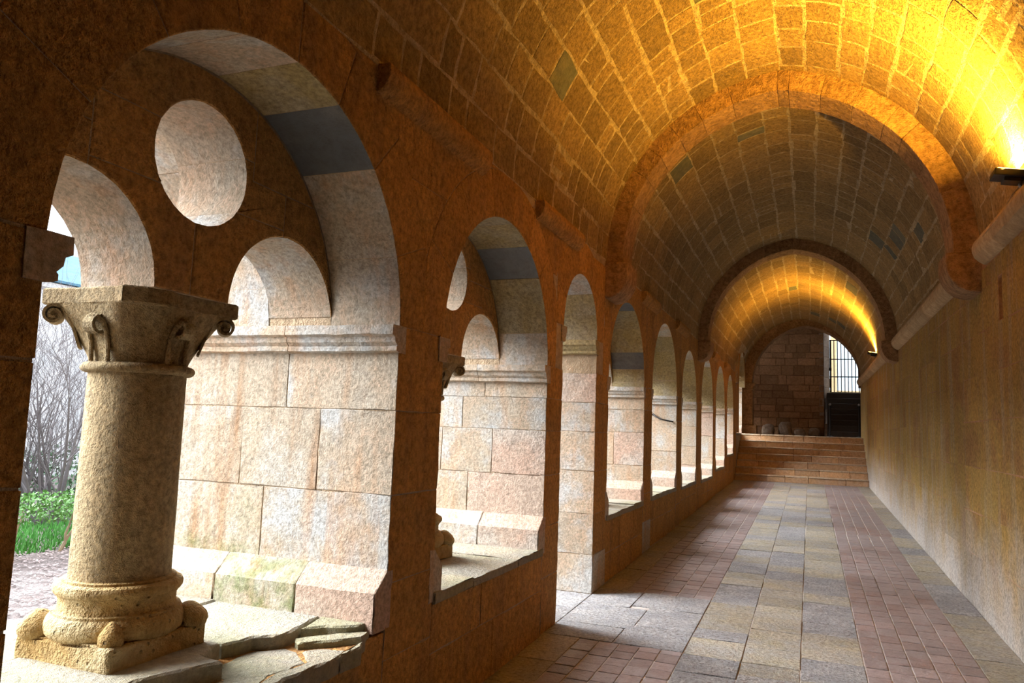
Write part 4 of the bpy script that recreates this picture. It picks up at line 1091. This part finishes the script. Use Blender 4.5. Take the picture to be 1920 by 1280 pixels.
hd = tag(empty('hedge', (-8.0, 6.3, 0)), 'clipped green box hedge with bare lower stems in the garden', 'hedge')
hd.matrix_world = Matrix.Identity(4)
tag(link('foliage', mesh('foliage', *leaf_cloud(16000, ((-8.45, -7.75), (2.5, 10.5), (0.26, 0.68)), (0.014, 0.03), 3,
    lambda p, r_: p.z > 0.33 + 0.10 * noise.noise(p * 2.2) and p.z < 0.645 + 0.03 * noise.noise(p * 4))), 'leaf', hd), kind='stuff')
for k in range(14):
    y = 3.0 + k * 0.55 + rr.uniform(-0.15, 0.15); x = -8.0 + rr.uniform(-0.1, 0.1)
    for q in range(2):
        p = Vector((x, y, -0.03)); pts = [p.copy()]; d = Vector((rr.uniform(-0.3, 0.3), rr.uniform(-0.7, 0.7), 1))
        for s in range(5): p = p + d.normalized() * 0.11 + Vector((rr.uniform(-0.02, 0.02), rr.uniform(-0.03, 0.03), 0)); pts.append(p.copy())
        link('stem', mesh('stem', *tube(pts, [0.022, 0.018, 0.015, 0.012, 0.009, 0.006], 6)), 'bark', hd)
def bare_shrub(name, x, y, h, label, seed, nst, ntw):
    r_ = random.Random(seed)
    t = tag(empty(name, (x, y, 0)), label, 'shrub')
    tv, tf = [], []
    def grow(p, d, ln, rad, lev):
        nonlocal tv, tf
        pts = [p.copy()]; n = 4
        for q in range(n):
            d = (d + Vector((r_.uniform(-1, 1), r_.uniform(-1, 1), r_.uniform(-0.3, 0.7))) * 0.16).normalized()
            p = p + d * ln / n; pts.append(p.copy())
        rads = [rad * (1 - 0.6 * q / n) for q in range(n + 1)]
        v_, f_ = tube(pts, rads, 4 if lev else 6, caps=False)
        if lev == 0: link('stem', mesh('stem', v_, f_), 'twig', t)
        else:
            o = len(tv); tv += v_; tf += [tuple(i + o for i in q) for q in f_]
        if lev < 3:
            for q in range(ntw[lev]):
                i = r_.randint(1, n); b = pts[i]
                nd = (d * 0.9 + Vector((r_.uniform(-1, 1), r_.uniform(-1, 1), r_.uniform(-0.2, 0.8)))).normalized()
                grow(b, nd, ln * r_.uniform(0.45, 0.75), max(0.0028, rads[i] * 0.55), lev + 1)
    for k in range(nst):
        a = r_.uniform(0, 6.28); s = r_.uniform(0.1, 0.55)
        grow(Vector((0.25 * math.cos(a) * r_.random(), 0.25 * math.sin(a) * r_.random(), -0.05)), Vector((math.cos(a) * s, math.sin(a) * s, 1)).normalized(), h * r_.uniform(0.45, 0.6), r_.uniform(0.02, 0.035), 0)
    tag(link('twigs', mesh('twigs', tv, tf), 'twig', t), kind='stuff')
bare_shrub('bare_shrub', -9.9, 7.75, 3.9, 'tall leafless grey shrub with a dense tangle of twigs behind the hedge', 9, 17, (5, 5, 4))
bare_shrub('bare_shrub', -12.2, 13.4, 3.6, 'second leafless shrub, mostly hidden behind the column', 15, 11, (5, 4, 3))
eg = tag(empty('evergreen_shrub', (-11.2, 8.2, 0)), 'dark leafy evergreen shrub low behind the leafless shrub', 'shrub'); eg.matrix_world = Matrix.Identity(4)
tag(link('foliage', mesh('foliage', *leaf_cloud(6000, ((-12.2, -10.8), (6.2, 11.5), (0.0, 1.25)), (0.02, 0.05), 8, lambda p, r_: p.z < 0.95 + 0.35 * noise.noise(p * 1.3))), 'leaf2', eg), kind='stuff')
for k in range(5):
    y = 6.8 + k; link('stem', mesh('stem', *tube([(-11.5, y, -0.05), (-11.5, y + 0.05, 0.4), (-11.45, y, 0.9)], [0.03, 0.02, 0.01], 6)), 'bark', eg)
# opposite cloister range
ob = tag(empty('cloister_range', (-17, 12, 0)), 'pale low cloister range with a cornice across the garden', 'building'); ob.matrix_world = Matrix.Identity(4)
v_, f_ = slab_mesh([[(-6, -0.1), (32, -0.1), (32, 4.45), (-6, 4.45)]] + [opening(y, y + 1.8, 0.7, 2.1, 0) for y in (0.5, 3.2, 5.9, 17.7, 20.4, 23.1)], None, -17.0, -18.0)
link('wall', fix(mesh('wall', v_, f_)), 'pale_wall', ob)
v_, f_ = slab_mesh([[(-6, -0.1), (32, -0.1), (32, 4.45), (-6, 4.45)]], None, -19.5, -20.0); link('rear_wall', fix(mesh('rear_wall', v_, f_)), 'pale_wall', ob)
prism('cornice', [(-17.02, 4.40), (-16.88, 4.48), (-16.86, 4.60), (-17.2, 4.60), (-17.2, 4.40)], lambda u, v, h: (u, h, v), -6, 32, 0.01, 'pale_wall', ob, gap=0, jit=0)
prism('sky_slope', [(-16.8, 4.62), (-16.8, 4.68), (-20.2, 6.1), (-20.2, 4.6)], lambda u, v, h: (u, h, v), -6, 32, 0.01, 'sky_slope', ob, gap=0, jit=0)  # added blue slope standing in for the sky above the cornice
# outside the gate
tag(link('ground', fix(mesh('ground_gate', *slab_mesh([[(26.7, 2.0), (60, 2.0), (60, 2.9), (26.7, 2.9)]], None, -12, 14))), 'pale_wall'), 'pale ground outside the barred gate', 'ground', kind='structure')
bx('terrace_wall', 0.35, 3.2, 29.5, 29.8, 2.9, 3.25, 'ochre_post', None, rough=0.01); tag(bpy.data.objects['terrace_wall'], 'low ochre wall seen through the foot of the gate', 'wall', kind='thing')
bx('plaster_pillar', 0.72, 0.92, 29.2, 29.4, 2.9, 6.0, 'ochre_post', None, rough=0.006); tag(bpy.data.objects['plaster_pillar'], 'slim ochre pillar standing beyond the gate bars', 'pillar', kind='thing')

fc = tag(empty('white_backdrop', (2, 38, 2.9)), 'added white facade filling the view beyond the gate', 'building'); fc.matrix_world = Matrix.Identity(4)
link('wall', fix(mesh('backdrop', *slab_mesh([[(38, 2.8), (39, 2.8), (39, 9.5), (38, 9.5)]], None, -6, 9))), 'backdrop_wall', fc)  # added backdrop so the gate bars show against less glare than the sky
prism('coping', [(37.9, 9.5), (39.1, 9.5), (39.1, 9.7), (37.9, 9.7)], lambda u, v, h: (h, u, v), -6.1, 9.1, 0.01, 'pale_wall', fc, gap=0, jit=0)
